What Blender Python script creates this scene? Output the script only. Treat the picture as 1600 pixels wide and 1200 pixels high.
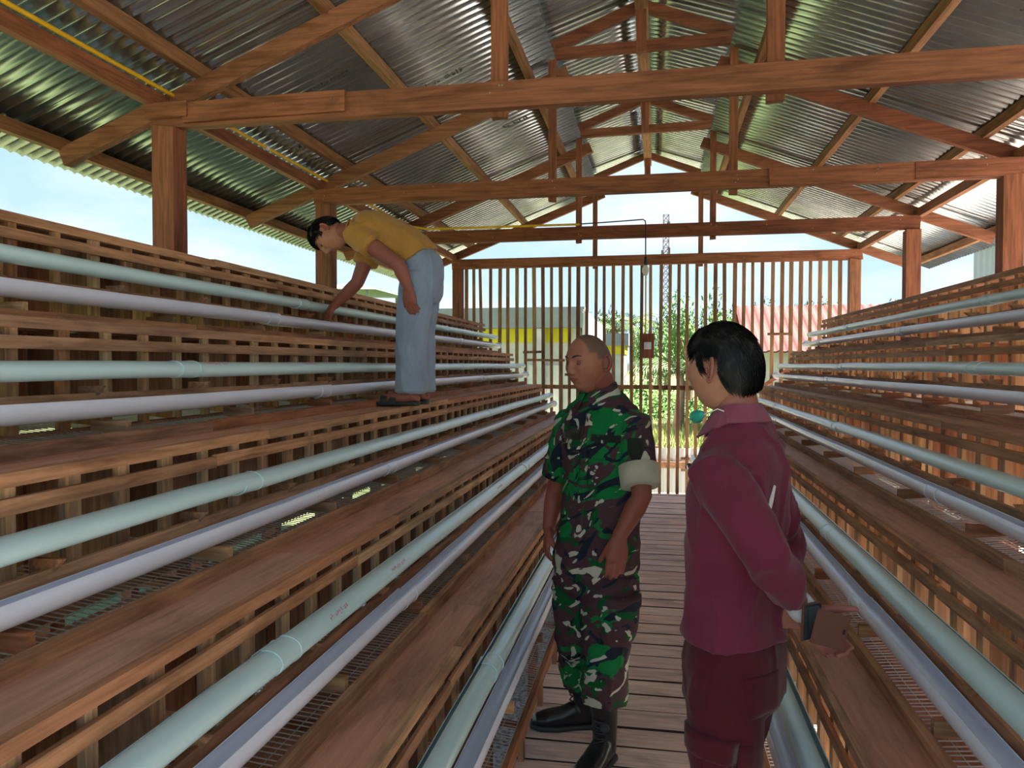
import bpy, bmesh, math, random
from mathutils import Vector, Matrix, noise
random.seed(7)
S = bpy.context.scene
for o in list(bpy.data.objects): bpy.data.objects.remove(o)
COL = S.collection

# ------------------------------------------------------------ camera
YAW, PITCH, H, F = 0.18529, 0.02499, 1.56, 1200.0
cd = bpy.data.cameras.new('camera'); cam = bpy.data.objects.new('camera', cd); COL.objects.link(cam)
cd.sensor_width = 36; cd.lens = 36*F/1600; cd.clip_end = 500; cd.clip_start = .05
cam.location = (0, 0, H); cam.rotation_euler = (math.pi/2-PITCH, 0, YAW)
S.camera = cam
FW = Vector((-math.sin(YAW)*math.cos(PITCH), math.cos(YAW)*math.cos(PITCH), -math.sin(PITCH)))
RT = Vector((math.cos(YAW), math.sin(YAW), 0)); UP = RT.cross(FW)
def at(x, y, Y):
    """world point on the plane Y=const that a survey ray through photo pixel (x,y) meets"""
    d = FW+RT*((x-800)/F)+UP*((600-y)/F); t = Y/d.y
    return Vector((t*d.x, Y, H+t*d.z))
def atX(x, y, X):
    d = FW+RT*((x-800)/F)+UP*((600-y)/F); t = X/d.x
    return Vector((X, t*d.y, H+t*d.z))

# ------------------------------------------------------------ world, sun, exposure
S.view_settings.view_transform = 'Standard'; S.view_settings.look = 'None'
S.view_settings.gamma = 1; S.view_settings.use_curve_mapping = False
S.view_settings.exposure = 1.66
W = bpy.data.worlds.new('world'); S.world = W; W.use_nodes = True
nt = W.node_tree; nt.nodes.clear()
def N(nt, t, **k):
    n = nt.nodes.new(t)
    for a, b in k.items(): setattr(n, a, b)
    return n
def L(nt, a, b): nt.links.new(a, b)
def ramp(nt, fac, stops, interp='LINEAR'):
    r = N(nt, 'ShaderNodeValToRGB'); r.color_ramp.interpolation = interp
    e = r.color_ramp.elements
    while len(e) < len(stops): e.new(.5)
    for i, (p, c) in enumerate(stops):
        e[i].position = p; e[i].color = (*c, 1) if len(c) == 3 else c
    if fac is not None: L(nt, fac, r.inputs[0])
    return r.outputs[0]
tc = N(nt, 'ShaderNodeTexCoord'); sp = N(nt, 'ShaderNodeSeparateXYZ'); L(nt, tc.outputs['Generated'], sp.inputs[0])
grad = ramp(nt, sp.outputs[2], [(0, (.30, .33, .28)), (.0001, (.62, .78, .95)), (.12, (.50, .70, .93)), (.45, (.30, .52, .86)), (1, (.20, .40, .78))])
mp = N(nt, 'ShaderNodeMapping'); mp.inputs['Scale'].default_value = (1, 1, 2.6); L(nt, tc.outputs['Generated'], mp.inputs[0])
nz = N(nt, 'ShaderNodeTexNoise'); nz.inputs['Scale'].default_value = 3.2; nz.inputs['Detail'].default_value = 7; nz.inputs['Roughness'].default_value = .55
L(nt, mp.outputs[0], nz.inputs['Vector'])
cm = ramp(nt, nz.outputs[0], [(.44, (0, 0, 0)), (.68, (.9, .9, .9))])
mx = N(nt, 'ShaderNodeMixRGB'); L(nt, cm, mx.inputs[0]); L(nt, grad, mx.inputs[1]); mx.inputs[2].default_value = (.80, .87, .95, 1)
bg = N(nt, 'ShaderNodeBackground'); L(nt, mx.outputs[0], bg.inputs[0]); bg.inputs[1].default_value = .43
wo = N(nt, 'ShaderNodeOutputWorld'); L(nt, bg.outputs[0], wo.inputs[0])
sd = bpy.data.lights.new('sun', 'SUN'); sun = bpy.data.objects.new('sun', sd); COL.objects.link(sun)
sd.energy = 15.0; sd.angle = .012; sd.color = (1, .93, .82)
sun.rotation_euler = Vector((.78, .14, 1.0)).to_track_quat('Z', 'Y').to_euler()

# ------------------------------------------------------------ materials
def newmat(name, rough=.6, metal=0, col=(.5, .5, .5), spec=.5):
    m = bpy.data.materials.new(name); m.use_nodes = True
    b = m.node_tree.nodes['Principled BSDF']
    b.inputs['Base Color'].default_value = (*col, 1); b.inputs['Roughness'].default_value = rough
    b.inputs['Metallic'].default_value = metal; b.inputs['Specular IOR Level'].default_value = spec
    return m, m.node_tree, b
def noise_tex(nt, vec, scale, detail=4, rough=.5, dist=0):
    n = N(nt, 'ShaderNodeTexNoise'); n.inputs['Scale'].default_value = scale; n.inputs['Detail'].default_value = detail
    n.inputs['Roughness'].default_value = rough; n.inputs['Distortion'].default_value = dist
    if vec is not None: L(nt, vec, n.inputs['Vector'])
    return n.outputs[0]
def mapping(nt, vec, scale, loc=(0, 0, 0), rot=(0, 0, 0)):
    m = N(nt, 'ShaderNodeMapping'); m.inputs['Scale'].default_value = scale; m.inputs['Location'].default_value = loc
    m.inputs['Rotation'].default_value = rot; L(nt, vec, m.inputs[0]); return m.outputs[0]
def mix(nt, fac, a, b, mode='MIX'):
    m = N(nt, 'ShaderNodeMixRGB', blend_type=mode)
    if hasattr(fac, 'links'): L(nt, fac, m.inputs[0])
    else: m.inputs[0].default_value = fac
    for i, v in ((1, a), (2, b)):
        if hasattr(v, 'links'): L(nt, v, m.inputs[i])
        else: m.inputs[i].default_value = (*v, 1)
    return m.outputs[0]
def bump(nt, b, h, s, d=.01):
    n = N(nt, 'ShaderNodeBump'); n.inputs['Strength'].default_value = s; n.inputs['Distance'].default_value = d
    L(nt, h, n.inputs['Height']); L(nt, n.outputs[0], b.inputs['Normal'])
def wood(name, axis, stops, rough=.72, soft=0):
    m, nt, b = newmat(name, rough, spec=.3)
    g = N(nt, 'ShaderNodeNewGeometry'); oi = N(nt, 'ShaderNodeObjectInfo')
    off = N(nt, 'ShaderNodeVectorMath', operation='SCALE'); off.inputs[0].default_value = (7.3, 5.1, 9.7); L(nt, oi.outputs['Random'], off.inputs['Scale'])
    ad = N(nt, 'ShaderNodeVectorMath', operation='ADD'); L(nt, g.outputs['Position'], ad.inputs[0]); L(nt, off.outputs[0], ad.inputs[1])
    sc = [38, 38, 38]; sc[axis] = 2.2
    f = noise_tex(nt, mapping(nt, ad.outputs[0], sc), 1.6, 5, .6, .5)
    f2 = noise_tex(nt, mapping(nt, ad.outputs[0], [6 if i != axis else 1.5 for i in range(3)]), 1.5, 4, .6, .8)
    base = ramp(nt, oi.outputs['Random'], stops)
    g0 = .52+.30*soft
    gr = ramp(nt, f, [(.30, (g0, g0-.02, g0-.04)), (.62, (1.08, 1.06, 1.04))])
    c = mix(nt, 1, base, gr, 'MULTIPLY')
    pt = ramp(nt, f2, [(.32, (.58, .52, .50)), (.5, (1, 1, 1)), (.72, (1.16, 1.14, 1.12))])
    c = mix(nt, .85, c, pt, 'MULTIPLY')
    L(nt, c, b.inputs['Base Color']); bump(nt, b, f, .35, .004)
    return m
RB, TAN, GRY, RED = (.42, .18, .09), (.66, .42, .23), (.44, .29, .19), (.44, .15, .07)
cage_stops = [(0, RB), (.2, TAN), (.38, (.40, .20, .10)), (.55, GRY), (.72, RED), (.85, (.44, .27, .15)), (1, (.27, .15, .09))]
beam_stops = [(0, (.27, .095, .05)), (.4, (.32, .12, .065)), (.7, (.23, .075, .042)), (1, (.33, .145, .08))]
rail_stops = [(0, (.44, .21, .115)), (.3, (.50, .27, .145)), (.55, (.34, .20, .13)), (.8, (.46, .19, .09)), (1, (.54, .34, .20))]
plank_stops = [(0, (.46, .22, .145)), (.5, (.52, .245, .155)), (1, (.50, .28, .19))]
deck_stops = [(0, (.84, .56, .45)), (.5, (.86, .66, .56)), (1, (.76, .55, .48))]
cage_x, cage_y, cage_z = [wood('cage_wood_%s' % a, i, cage_stops) for i, a in enumerate('xyz')]
beam_x, beam_y, beam_z = [wood('timber_%s' % a, i, beam_stops) for i, a in enumerate('xyz')]
rail_y = wood('rail_wood', 1, rail_stops)
upright_z = wood('upright_wood', 2, [(0, (.66, .44, .25)), (.3, (.58, .34, .18)), (.5, (.72, .52, .32)), (.75, (.50, .24, .12)), (1, (.64, .42, .26))])
back_z = wood('back_board_wood', 2, [(0, (.36, .14, .07)), (.25, (.55, .31, .17)), (.45, (.26, .09, .05)), (.65, (.44, .25, .16)), (.85, (.42, .12, .05)), (1, (.62, .40, .24))])
plank_y = wood('ledge_wood', 1, plank_stops, .5, .75)
deck_x = wood('deck_wood', 0, deck_stops, .6, .8)
purl_y = wood('purlin_wood', 1, [(0, (.36, .18, .08)), (.5, (.30, .14, .07)), (1, (.40, .21, .10))])
pale_y = wood('pale_purlin_wood', 1, [(0, (.60, .50, .40)), (1, (.66, .56, .46))])
slat_z = wood('slat_wood', 2, [(0, (.28, .14, .08)), (.4, (.40, .22, .11)), (.7, (.22, .11, .07)), (1, (.50, .32, .17))])

def plastic(name, col, rough=.22):
    m, nt, b = newmat(name, rough, 0, col, .5)
    g = N(nt, 'ShaderNodeNewGeometry')
    n = noise_tex(nt, mapping(nt, g.outputs['Position'], (9, 1.2, 9)), 2, 4)
    c = mix(nt, .5, col, ramp(nt, n, [(.3, tuple(v*.93 for v in col)), (.7, tuple(min(1, v*1.05) for v in col))]))
    L(nt, c, b.inputs['Base Color'])
    b.inputs['Coat Weight'].default_value = .25; b.inputs['Coat Roughness'].default_value = .15
    return m
edge_m = newmat('plank_gap_shade', .9, 0, (.055, .032, .024))[0]  # near-black for plank sides: gap shade put into the colour
green_pvc = plastic('green_pvc', (.57, .80, .85), .27)
white_pvc = plastic('white_pvc', (.77, .81, .98), .27)
black_pl = newmat('black_plastic', .4, 0, (.012, .012, .014))[0]
yellow_pl = newmat('yellow_conduit', .4, 0, (.80, .46, .015))[0]
white_pl = newmat('white_plastic', .35, 0, (.78, .78, .80))[0]
redink = newmat('red_ink', .6, 0, (.62, .22, .34))[0]
darkink = newmat('dark_ink', .7, 0, (.03, .028, .028))[0]
wire_m = newmat('galvanised_wire', .4, .3, (.62, .62, .62))[0]
nail_m = newmat('nail_steel', .4, .9, (.45, .42, .40))[0]
bulb_m = newmat('bulb_glass', .15, 0, (.85, .87, .88))[0]
def metal_sheet():
    m, nt, b = newmat('galvanised_sheet', .24, .92, (.60, .61, .60))
    g = N(nt, 'ShaderNodeNewGeometry')
    n = noise_tex(nt, mapping(nt, g.outputs['Position'], (1.2, 1.6, 1.2)), 2.2, 4, .55, 1.2)
    L(nt, ramp(nt, n, [(.3, (.36, .39, .41)), (.55, (.48, .51, .53)), (.75, (.56, .57, .57))]), b.inputs['Base Color'])
    return m
sheet_m = metal_sheet()
def ground_mat():
    m, nt, b = newmat('grass_ground', .95, spec=.1)
    g = N(nt, 'ShaderNodeNewGeometry')
    n = noise_tex(nt, g.outputs['Position'], .35, 6, .6); n2 = noise_tex(nt, g.outputs['Position'], 9, 5, .7)
    c = ramp(nt, n, [(.35, (.06, .10, .04)), (.5, (.13, .17, .075)), (.65, (.20, .20, .11))])
    c = mix(nt, .6, c, ramp(nt, n2, [(.3, (.55, .55, .5)), (.7, (1.15, 1.15, 1.1))]), 'MULTIPLY')
    L(nt, c, b.inputs['Base Color']); bump(nt, b, n2, .6, .05); return m
def gravel_mat():
    m, nt, b = newmat('wood_chip_gravel', .9, spec=.2)
    g = N(nt, 'ShaderNodeNewGeometry')
    v = N(nt, 'ShaderNodeTexVoronoi'); v.inputs['Scale'].default_value = 55; L(nt, g.outputs['Position'], v.inputs['Vector'])
    n = noise_tex(nt, g.outputs['Position'], 3, 4)
    c = ramp(nt, v.outputs['Color'], [(.2, (.24, .22, .20)), (.5, (.48, .46, .43)), (.85, (.66, .63, .58))])
    c = mix(nt, .5, c, ramp(nt, n, [(.3, (.7, .66, .6)), (.7, (1.1, 1.08, 1.05))]), 'MULTIPLY')
    L(nt, c, b.inputs['Base Color']); bump(nt, b, v.outputs['Distance'], .8, .02); return m

# ------------------------------------------------------------ object helpers
LOC = {}
def empty(name, loc=(0, 0, 0)):
    o = bpy.data.objects.new(name, None); COL.objects.link(o); o.location = loc; o.empty_display_size = .1
    LOC[o] = Vector(loc); return o
def link(name, me, mat=None, parent=None, M=None):
    o = bpy.data.objects.new(name, me)
    if mat and not me.materials: me.materials.append(mat)
    COL.objects.link(o)
    M = M or Matrix.Identity(4)
    base = Vector((0, 0, 0)); p = parent
    if parent is not None:
        o.parent = parent; base = LOC[parent]
    LOC[o] = M.translation.copy() if parent is None or parent.type == 'EMPTY' else base
    if parent is not None and parent.type != 'EMPTY':
        M = parent.matrix_basis.inverted() @ (Matrix.Translation(-(PB[parent])) @ M)
    elif parent is not None: M = Matrix.Translation(-base) @ M
    o.matrix_basis = M
    PB[o] = base if parent is not None else Vector((0, 0, 0))
    return o
PB = {}
def tag(o, label=None, cat=None, group=None, kind=None):
    if label: o['label'] = label
    if cat: o['category'] = cat
    if group: o['group'] = group
    if kind: o['kind'] = kind
    return o
def thing(name, loc, label, cat, group=None):
    return tag(empty(name, loc), label, cat, group)
def mesh_of(bm, name, smooth=False):
    bmesh.ops.recalc_face_normals(bm, faces=bm.faces[:])
    me = bpy.data.meshes.new(name); bm.to_mesh(me); bm.free()
    if smooth:
        for p in me.polygons: p.use_smooth = True
    return me
# timber pieces: unit boards along local Y, slightly uneven, arrises eased at the ends
def board_mesh(mat, seed, j=.03, segs=3):
    rnd = random.Random(seed); bm = bmesh.new(); rows = []
    for i in range(segs+1):
        y = -.5+i/segs; row = []
        dx, dz = rnd.uniform(-j, j)*.7, rnd.uniform(-j, j)*.7
        for sx, sz in ((-1, -1), (1, -1), (1, 1), (-1, 1)):
            row.append(bm.verts.new((sx*.5+dx+rnd.uniform(-j, j)*.5, y+(rnd.uniform(-.004, .004) if i in (0, segs) else 0), sz*.5+dz+rnd.uniform(-j, j)*.5)))
        rows.append(row)
    for a, b in zip(rows, rows[1:]):
        for k in range(4): bm.faces.new((a[k], a[(k+1) % 4], b[(k+1) % 4], b[k]))
    bm.faces.new(rows[0]); bm.faces.new(rows[-1])
    me = mesh_of(bm, 'board'); me.materials.append(mat)
    if mat == deck_x:      # walkway plank sides coloured dark to paint in the shade of the gaps
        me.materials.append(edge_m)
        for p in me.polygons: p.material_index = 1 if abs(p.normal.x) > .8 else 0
    return me
BM = {}
def board(name, parent, mat, p0, p1, w, t, side=None, j=.03):
    """timber from p0 to p1, w wide along 'side', t thick across it"""
    key = (mat.name, j)
    if key not in BM: BM[key] = [board_mesh(mat, s, j) for s in range(5)]
    p0, p1 = Vector(p0), Vector(p1); d = p1-p0; ln = d.length; d.normalize()
    side = Vector(side) if side is not None else (Vector((1, 0, 0)) if abs(d.x) < .9 else Vector((0, 1, 0)))
    side = (side-d*side.dot(d)).normalized(); up = side.cross(d)
    M = Matrix((( side.x*w, d.x*ln, up.x*t, 0), (side.y*w, d.y*ln, up.y*t, 0), (side.z*w, d.z*ln, up.z*t, 0), (0, 0, 0, 1)))
    M.translation = (p0+p1)/2
    return link(name, random.choice(BM[key]), None, parent, M)
def box(bm, c, s, M=None):
    r = bmesh.ops.create_cube(bm, size=1)
    for v in r['verts']:
        v.co = Vector((v.co.x*s[0], v.co.y*s[1], v.co.z*s[2]))
        if M: v.co = M @ v.co
        v.co += Vector(c)
def tube(bm, pts, rad, n=10, round_ends=True, flat=None):
    pts = [Vector(p) for p in pts]
    if not hasattr(rad, '__len__'): rad = [rad]*len(pts)
    rad = list(rad)
    if round_ends:
        d0 = (pts[0]-pts[1]).normalized(); d1 = (pts[-1]-pts[-2]).normalized(); r0, r1 = rad[0], rad[-1]
        pts = [pts[0]+d0*r0*.95, pts[0]+d0*r0*.7]+pts+[pts[-1]+d1*r1*.7, pts[-1]+d1*r1*.95]
        rad = [r0*.3, r0*.72]+rad+[r1*.72, r1*.3]
    up = None; rows = []
    for i, p in enumerate(pts):
        d = (pts[min(i+1, len(pts)-1)]-pts[max(i-1, 0)]).normalized()
        if up is None: up = d.orthogonal().normalized()
        up = (up-d*up.dot(d)).normalized(); s = d.cross(up)
        rows.append([bm.verts.new(p+(up*math.cos(2*math.pi*k/n)+s*math.sin(2*math.pi*k/n))*rad[i]) for k in range(n)])
    for a, b in zip(rows, rows[1:]):
        for k in range(n): bm.faces.new((a[k], a[(k+1) % n], b[(k+1) % n], b[k]))
    bm.faces.new(rows[0][::-1]); bm.faces.new(rows[-1])
def tube_obj(name, pts, rad, mat, parent=None, n=10, smooth=True):
    bm = bmesh.new(); tube(bm, pts, rad, n); return link(name, mesh_of(bm, name, smooth), mat, parent)
def box_obj(name, c, s, mat, parent=None, bev=.004):
    bm = bmesh.new(); box(bm, (0, 0, 0), s)
    if bev: bmesh.ops.bevel(bm, geom=bm.edges[:], offset=bev, segments=1, affect='EDGES')
    return link(name, mesh_of(bm, name), mat, parent, Matrix.Translation(Vector(c)))

# ============================================================ ground
gm = ground_mat()
bm = bmesh.new(); bmesh.ops.create_grid(bm, x_segments=40, y_segments=40, size=150)
for v in bm.verts:
    r = v.co.length; v.co.z = noise.noise(v.co*.05)*.3*min(1, max(0, (r-25)/30))
tag(link('grass_field', mesh_of(bm, 'grass_field'), gm, None, Matrix.Translation((0, 40, -.56))), 'open grass field around the wooden shed', None, None, 'structure')
box_obj_ = box_obj('ground', (6.2, 0, -.555), (19, 20.8, .05), gravel_mat()); tag(box_obj_, None, None, None, 'structure')

# ============================================================ floor: walkway planks
fl = empty('floor', (-.055, 4.7, 0)); fl['kind'] = 'structure'
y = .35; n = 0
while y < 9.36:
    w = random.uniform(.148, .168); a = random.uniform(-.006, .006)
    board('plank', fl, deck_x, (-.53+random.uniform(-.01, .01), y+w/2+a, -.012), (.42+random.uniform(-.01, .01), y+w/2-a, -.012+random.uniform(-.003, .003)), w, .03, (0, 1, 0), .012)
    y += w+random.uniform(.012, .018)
for x in (-.42, -.05, .32): board('joist', fl, beam_y, (x, .3, -.08), (x, 9.4, -.08), .05, .1)
for x in (-.42, .32):
    for yy in (1, 3, 5, 7, 9): board('footing', fl, beam_z, (x, yy, -.55), (x, yy, -.12), .07, .07)

# ============================================================ cages
FRONT = {-1: [1.97, 1.635, 1.30, .965, .63], 1: [1.74, 1.425, 1.11, .795, .48]}
TOP = [2.033, 1.686, 1.339, .992, .64]
YEND = {-1: 8.75, 1: 8.65}; Y0 = .25
LV = ['top', 'second', 'third', 'fourth', 'lowest']
SN = {-1: 'left', 1: 'right'}
def wire_mesh(side, xf, z, lip, yend):
    bm = bmesh.new()
    def rod(a, b, r):
        d = (b-a).normalized(); u = d.orthogonal().normalized(); v = d.cross(u)
        A = [bm.verts.new(a+(u*math.cos(t)+v*math.sin(t))*r) for t in (0, 2.094, 4.189)]
        B = [bm.verts.new(b+(u*math.cos(t)+v*math.sin(t))*r) for t in (0, 2.094, 4.189)]
        for k in range(3): bm.faces.new((A[k], A[(k+1) % 3], B[(k+1) % 3], B[k]))
    yy = Y0
    while yy < yend:
        rod(Vector((side*(xf+.29), yy, z+.03)), Vector((side*lip, yy+random.uniform(-.004, .004), z-.012)), .0019)
        yy += .0235
    for k in range(9):
        f = k/8; x = xf+.29+(lip-xf-.29)*f; zz = z+.03-.042*f-.004
        rod(Vector((side*x, Y0, zz)), Vector((side*x, yend, zz)), .0017)
    return mesh_of(bm, 'wire_floor')
for side in (-1, 1):
    for i in range(5):
        xf, zt, yend = FRONT[side][i], TOP[i], YEND[side]
        r = thing('cage_row', (side*(xf+.15), (Y0+yend)/2, zt-.35),
                  'slatted wooden bird cage row, %s tier of the stack on the %s' % (LV[i], SN[side]), 'cage', 'rows of wooden cages')
        s = side
        # ledge planks (butt jointed), top front rail, batten
        yy = Y0
        while yy < yend:
            ln = random.choice([1.9, 2.2, 2.6]); y1 = min(yend, yy+ln)
            wd = .165 if i else .12
            board('ledge_plank', r, plank_y, (s*(xf+.018+wd/2), yy+.002, zt-.012), (s*(xf+.018+wd/2), y1-.002, zt-.012+random.uniform(-.002, .002)), wd, .02, (1, 0, 0), .008)
            board('back_plank', r, plank_y, (s*(xf+.245), yy, zt-.014), (s*(xf+.245), y1, zt-.014), .12, .018, (1, 0, 0), .01)
            yy = y1
        yy = Y0-.3*random.random()
        while yy < yend:
            y1 = min(yend, yy+random.uniform(2.2, 3.2)); dz = random.uniform(-.003, .003)
            board('top_rail', r, rail_y, (s*(xf+.004), yy, zt-.014+dz), (s*(xf+.004), y1, zt-.014-dz), .026, .030, (1, 0, 0), .02)
            yy = y1
        yy = Y0-.4*random.random()
        while yy < yend:
            y1 = min(yend, yy+random.uniform(1.6, 3.0)); dz = random.uniform(-.003, .003)
            board('batten', r, rail_y, (s*(xf-.012), yy, zt-.066+dz), (s*(xf-.012), y1, zt-.066-dz), .012, .034, (1, 0, 0), .03)
            yy = y1
        board('bottom_rail', r, rail_y, (s*(xf+.012), Y0, zt-.325), (s*(xf+.012), yend, zt-.325), .03, .03, (1, 0, 0), .02)
        # gutter carrier board, lip rail
        yy = Y0
        while yy < yend+.1:
            y1 = min(yend+.12, yy+random.uniform(2, 3)); dz = random.uniform(-.003, .003)
            board('carrier_board', r, rail_y, (s*(xf-.052), yy, zt-.229+dz), (s*(xf-.052), y1, zt-.229-dz), .012, .046, (1, 0, 0), .03)
            yy = y1
        lip = xf-.155 if i < 4 else (.515 if side < 0 else .392)
        lz = (zt-.335) if i < 4 else .135
        yy = Y0
        while yy < yend:
            y1 = min(yend, yy+random.uniform(2, 3.4)); dx = random.uniform(-.004, .004)
            board('lip_rail', r, rail_y, (s*(lip+dx), yy, lz), (s*(lip-dx), y1, lz), .026, .045 if i < 4 else .05, (1, 0, 0), .03)
            yy = y1
        # uprights
        yy = Y0+.05; k = 0
        while yy < yend-.01:
            w = random.uniform(.030, .055)
            a = random.uniform(-.004, .004)
            board('upright', r, upright_z, (s*(xf+.012), yy, zt-.325), (s*(xf+.012), yy+a, zt-.028), .016, w, (1, 0, 0))
            if k % 2 == 0:  # partition of two boards between cells
                board('partition', r, cage_z, (s*(xf+.085), yy+.01, zt-.32), (s*(xf+.085), yy+.01, zt-.03), .13, .012, (1, 0, 0))
                board('partition', r, cage_z, (s*(xf+.222), yy+.012, zt-.32), (s*(xf+.222), yy+.012, zt-.03), .135, .012, (1, 0, 0))
            if k % 3 == 0:   # triangular pipe bracket
                key = 'bracket'
                if key not in BM:
                    bb = bmesh.new(); a0 = [bb.verts.new(p) for p in ((0, -.006, 0), (.082, -.006, 0), (0, -.006, -.09))]; a1 = [bb.verts.new(p) for p in ((0, .006, 0), (.082, .006, 0), (0, .006, -.09))]
                    bb.faces.new(a0); bb.faces.new(a1[::-1])
                    for q in range(3): bb.faces.new((a0[q], a0[(q+1) % 3], a1[(q+1) % 3], a1[q]))
                    BM[key] = mesh_of(bb, 'bracket'); BM[key].materials.append(rail_y)
                M = Matrix.Translation((s*(xf-.002), yy+.05, zt-.186)) @ Matrix.Diagonal((-s, 1, 1, 1))
                link('pipe_bracket', BM[key], None, r, M)
            if k % 4 == 1:
                board('trough_block', r, cage_x, (s*(xf-.02), yy+.08, zt-.307), (s*(xf-.135), yy+.08, zt-.307), .022, .040, (0, 1, 0))
            k += 1; yy += .176+random.uniform(-.008, .008)
        # back boards
        yy = Y0
        while yy < yend:
            w = random.uniform(.07, .125)
            board('back_board', r, back_z, (s*(xf+.30+random.uniform(-.006, .006)), yy+w/2, zt-.33), (s*(xf+.30), yy+w/2, zt-.02), .012, w, (1, 0, 0))
            yy += w+(random.uniform(.001, .006) if random.random() < .9 else .022)
        wf = link('wire_floor', wire_mesh(side, xf, zt-.32 if i < 4 else .20, lip, yend), wire_m, r); wf['kind'] = 'stuff'
        if i == 4:
            for q in range(int((yend-Y0)/.5)):
                yq = Y0+.2+q*.5
                board('rail_stud', r, cage_z, (s*(lip), yq, -.02), (s*lip, yq, .112), .022, .04, (1, 0, 0))
            board('under_board', r, cage_y, (s*(lip+.10), Y0, -.2), (s*(lip+.10), yend, -.2), .02, .09, (1, 0, 0))
        # legs to the ground
        yy = Y0+.3
        while yy < yend:
            board('leg', r, beam_z, (s*(xf+.27), yy, -.54), (s*(xf+.27), yy, zt-.33), .05, .05)
            if i == 4: board('leg', r, beam_z, (s*(xf+.03), yy, -.54), (s*(xf+.03), yy, zt-.34), .05, .05)
            board('cross_bearer', r, beam_x, (s*(xf+.30), yy+.05, (zt-.345) if i < 4 else .17), (s*(lip), yy+.05, (zt-.352) if i < 4 else .105), .03, .022, (0, 1, 0))
            yy += 1.2

# gutters -----------------------------------------------------
def arc_pipe(ra, t, a0, a1, y0, y1, n=22, seg=6, wob=0, flat=1.0):
    bm = bmesh.new(); rows = []
    for k in range(seg+1):
        y = y0+(y1-y0)*k/seg; dz = wob*math.sin(k*1.7+y0); row = []
        for q in range(n+1):
            a = a0+(a1-a0)*q/n; row.append(bm.verts.new((ra*math.cos(a), y, ra*flat*math.sin(a)+dz)))
        for q in range(n, -1, -1):
            a = a0+(a1-a0)*q/n; row.append(bm.verts.new(((ra-t)*math.cos(a), y, (ra*flat-t)*math.sin(a)+dz)))
        rows.append(row)
    m = len(rows[0])
    for a, b in zip(rows, rows[1:]):
        for k in range(m): bm.faces.new((a[k], a[(k+1) % m], b[(k+1) % m], b[k]))
    for row in (rows[0], rows[-1]):
        for q in range(n): bm.faces.new((row[q], row[q+1], row[m-2-q], row[m-1-q]))
    bmesh.ops.recalc_face_normals(bm, faces=bm.faces[:])
    for e in bm.edges: e.smooth = not (e.calc_face_angle(0) > .6)
    return mesh_of(bm, 'pipe', True)
JOINTS = {('g', -1): [[3.9, 6.8], [2.35, 6.1], [2.15, 5.6], [1.72, 5.2], [2.6, 6.0]],
          ('w', -1): [[3.5, 7.2], [3.35, 6.6], [3.3, 6.9], [2.55, 6.3], [1.9, 5.4]],
          ('g', 1): [[4.3, 7.2], [3.6, 6.0], [4.7, 7.0], [3.4, 6.5], [3.9, 6.4]],
          ('w', 1): [[5.6, 8.2], [2.7, 6.3], [3.0, 6.7], [2.75, 6.5], [4.4, 7.0]]}
def pipe_print(parent, x, z, r, ang, y0, ln, mat, flat=1):
    """a line of small worn letters printed along the pipe"""
    bm = bmesh.new(); rn = random.Random(int(y0*100))
    y = y0; nrm = Vector((math.cos(ang), 0, math.sin(ang))); tg = Vector((-math.sin(ang), 0, math.cos(ang)))
    c = Vector((x+(r+.0005)*math.cos(ang), 0, z+(r*flat+.0005)*math.sin(ang)))
    while y < y0+ln:
        for q in range(3):
            a = c+Vector((0, y+rn.uniform(0, .006), 0))+tg*rn.uniform(-.006, .003)
            dy, dt = (rn.uniform(.002, .004), rn.uniform(.006, .009)) if rn.random() < .6 else (.008, .002)
            vs = [bm.verts.new(p) for p in (a, a+Vector((0, dy, 0)), a+Vector((0, dy, 0))+tg*dt, a+tg*dt)]
            f = bm.faces.new(vs); e = bmesh.ops.extrude_face_region(bm, geom=[f])
            for v in e['geom']:
                if isinstance(v, bmesh.types.BMVert): v.co += nrm*.0004
        y += .0125 if rn.random() < .85 else .025
    return link('printed_line', mesh_of(bm, 'print'), mat, parent)
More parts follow.
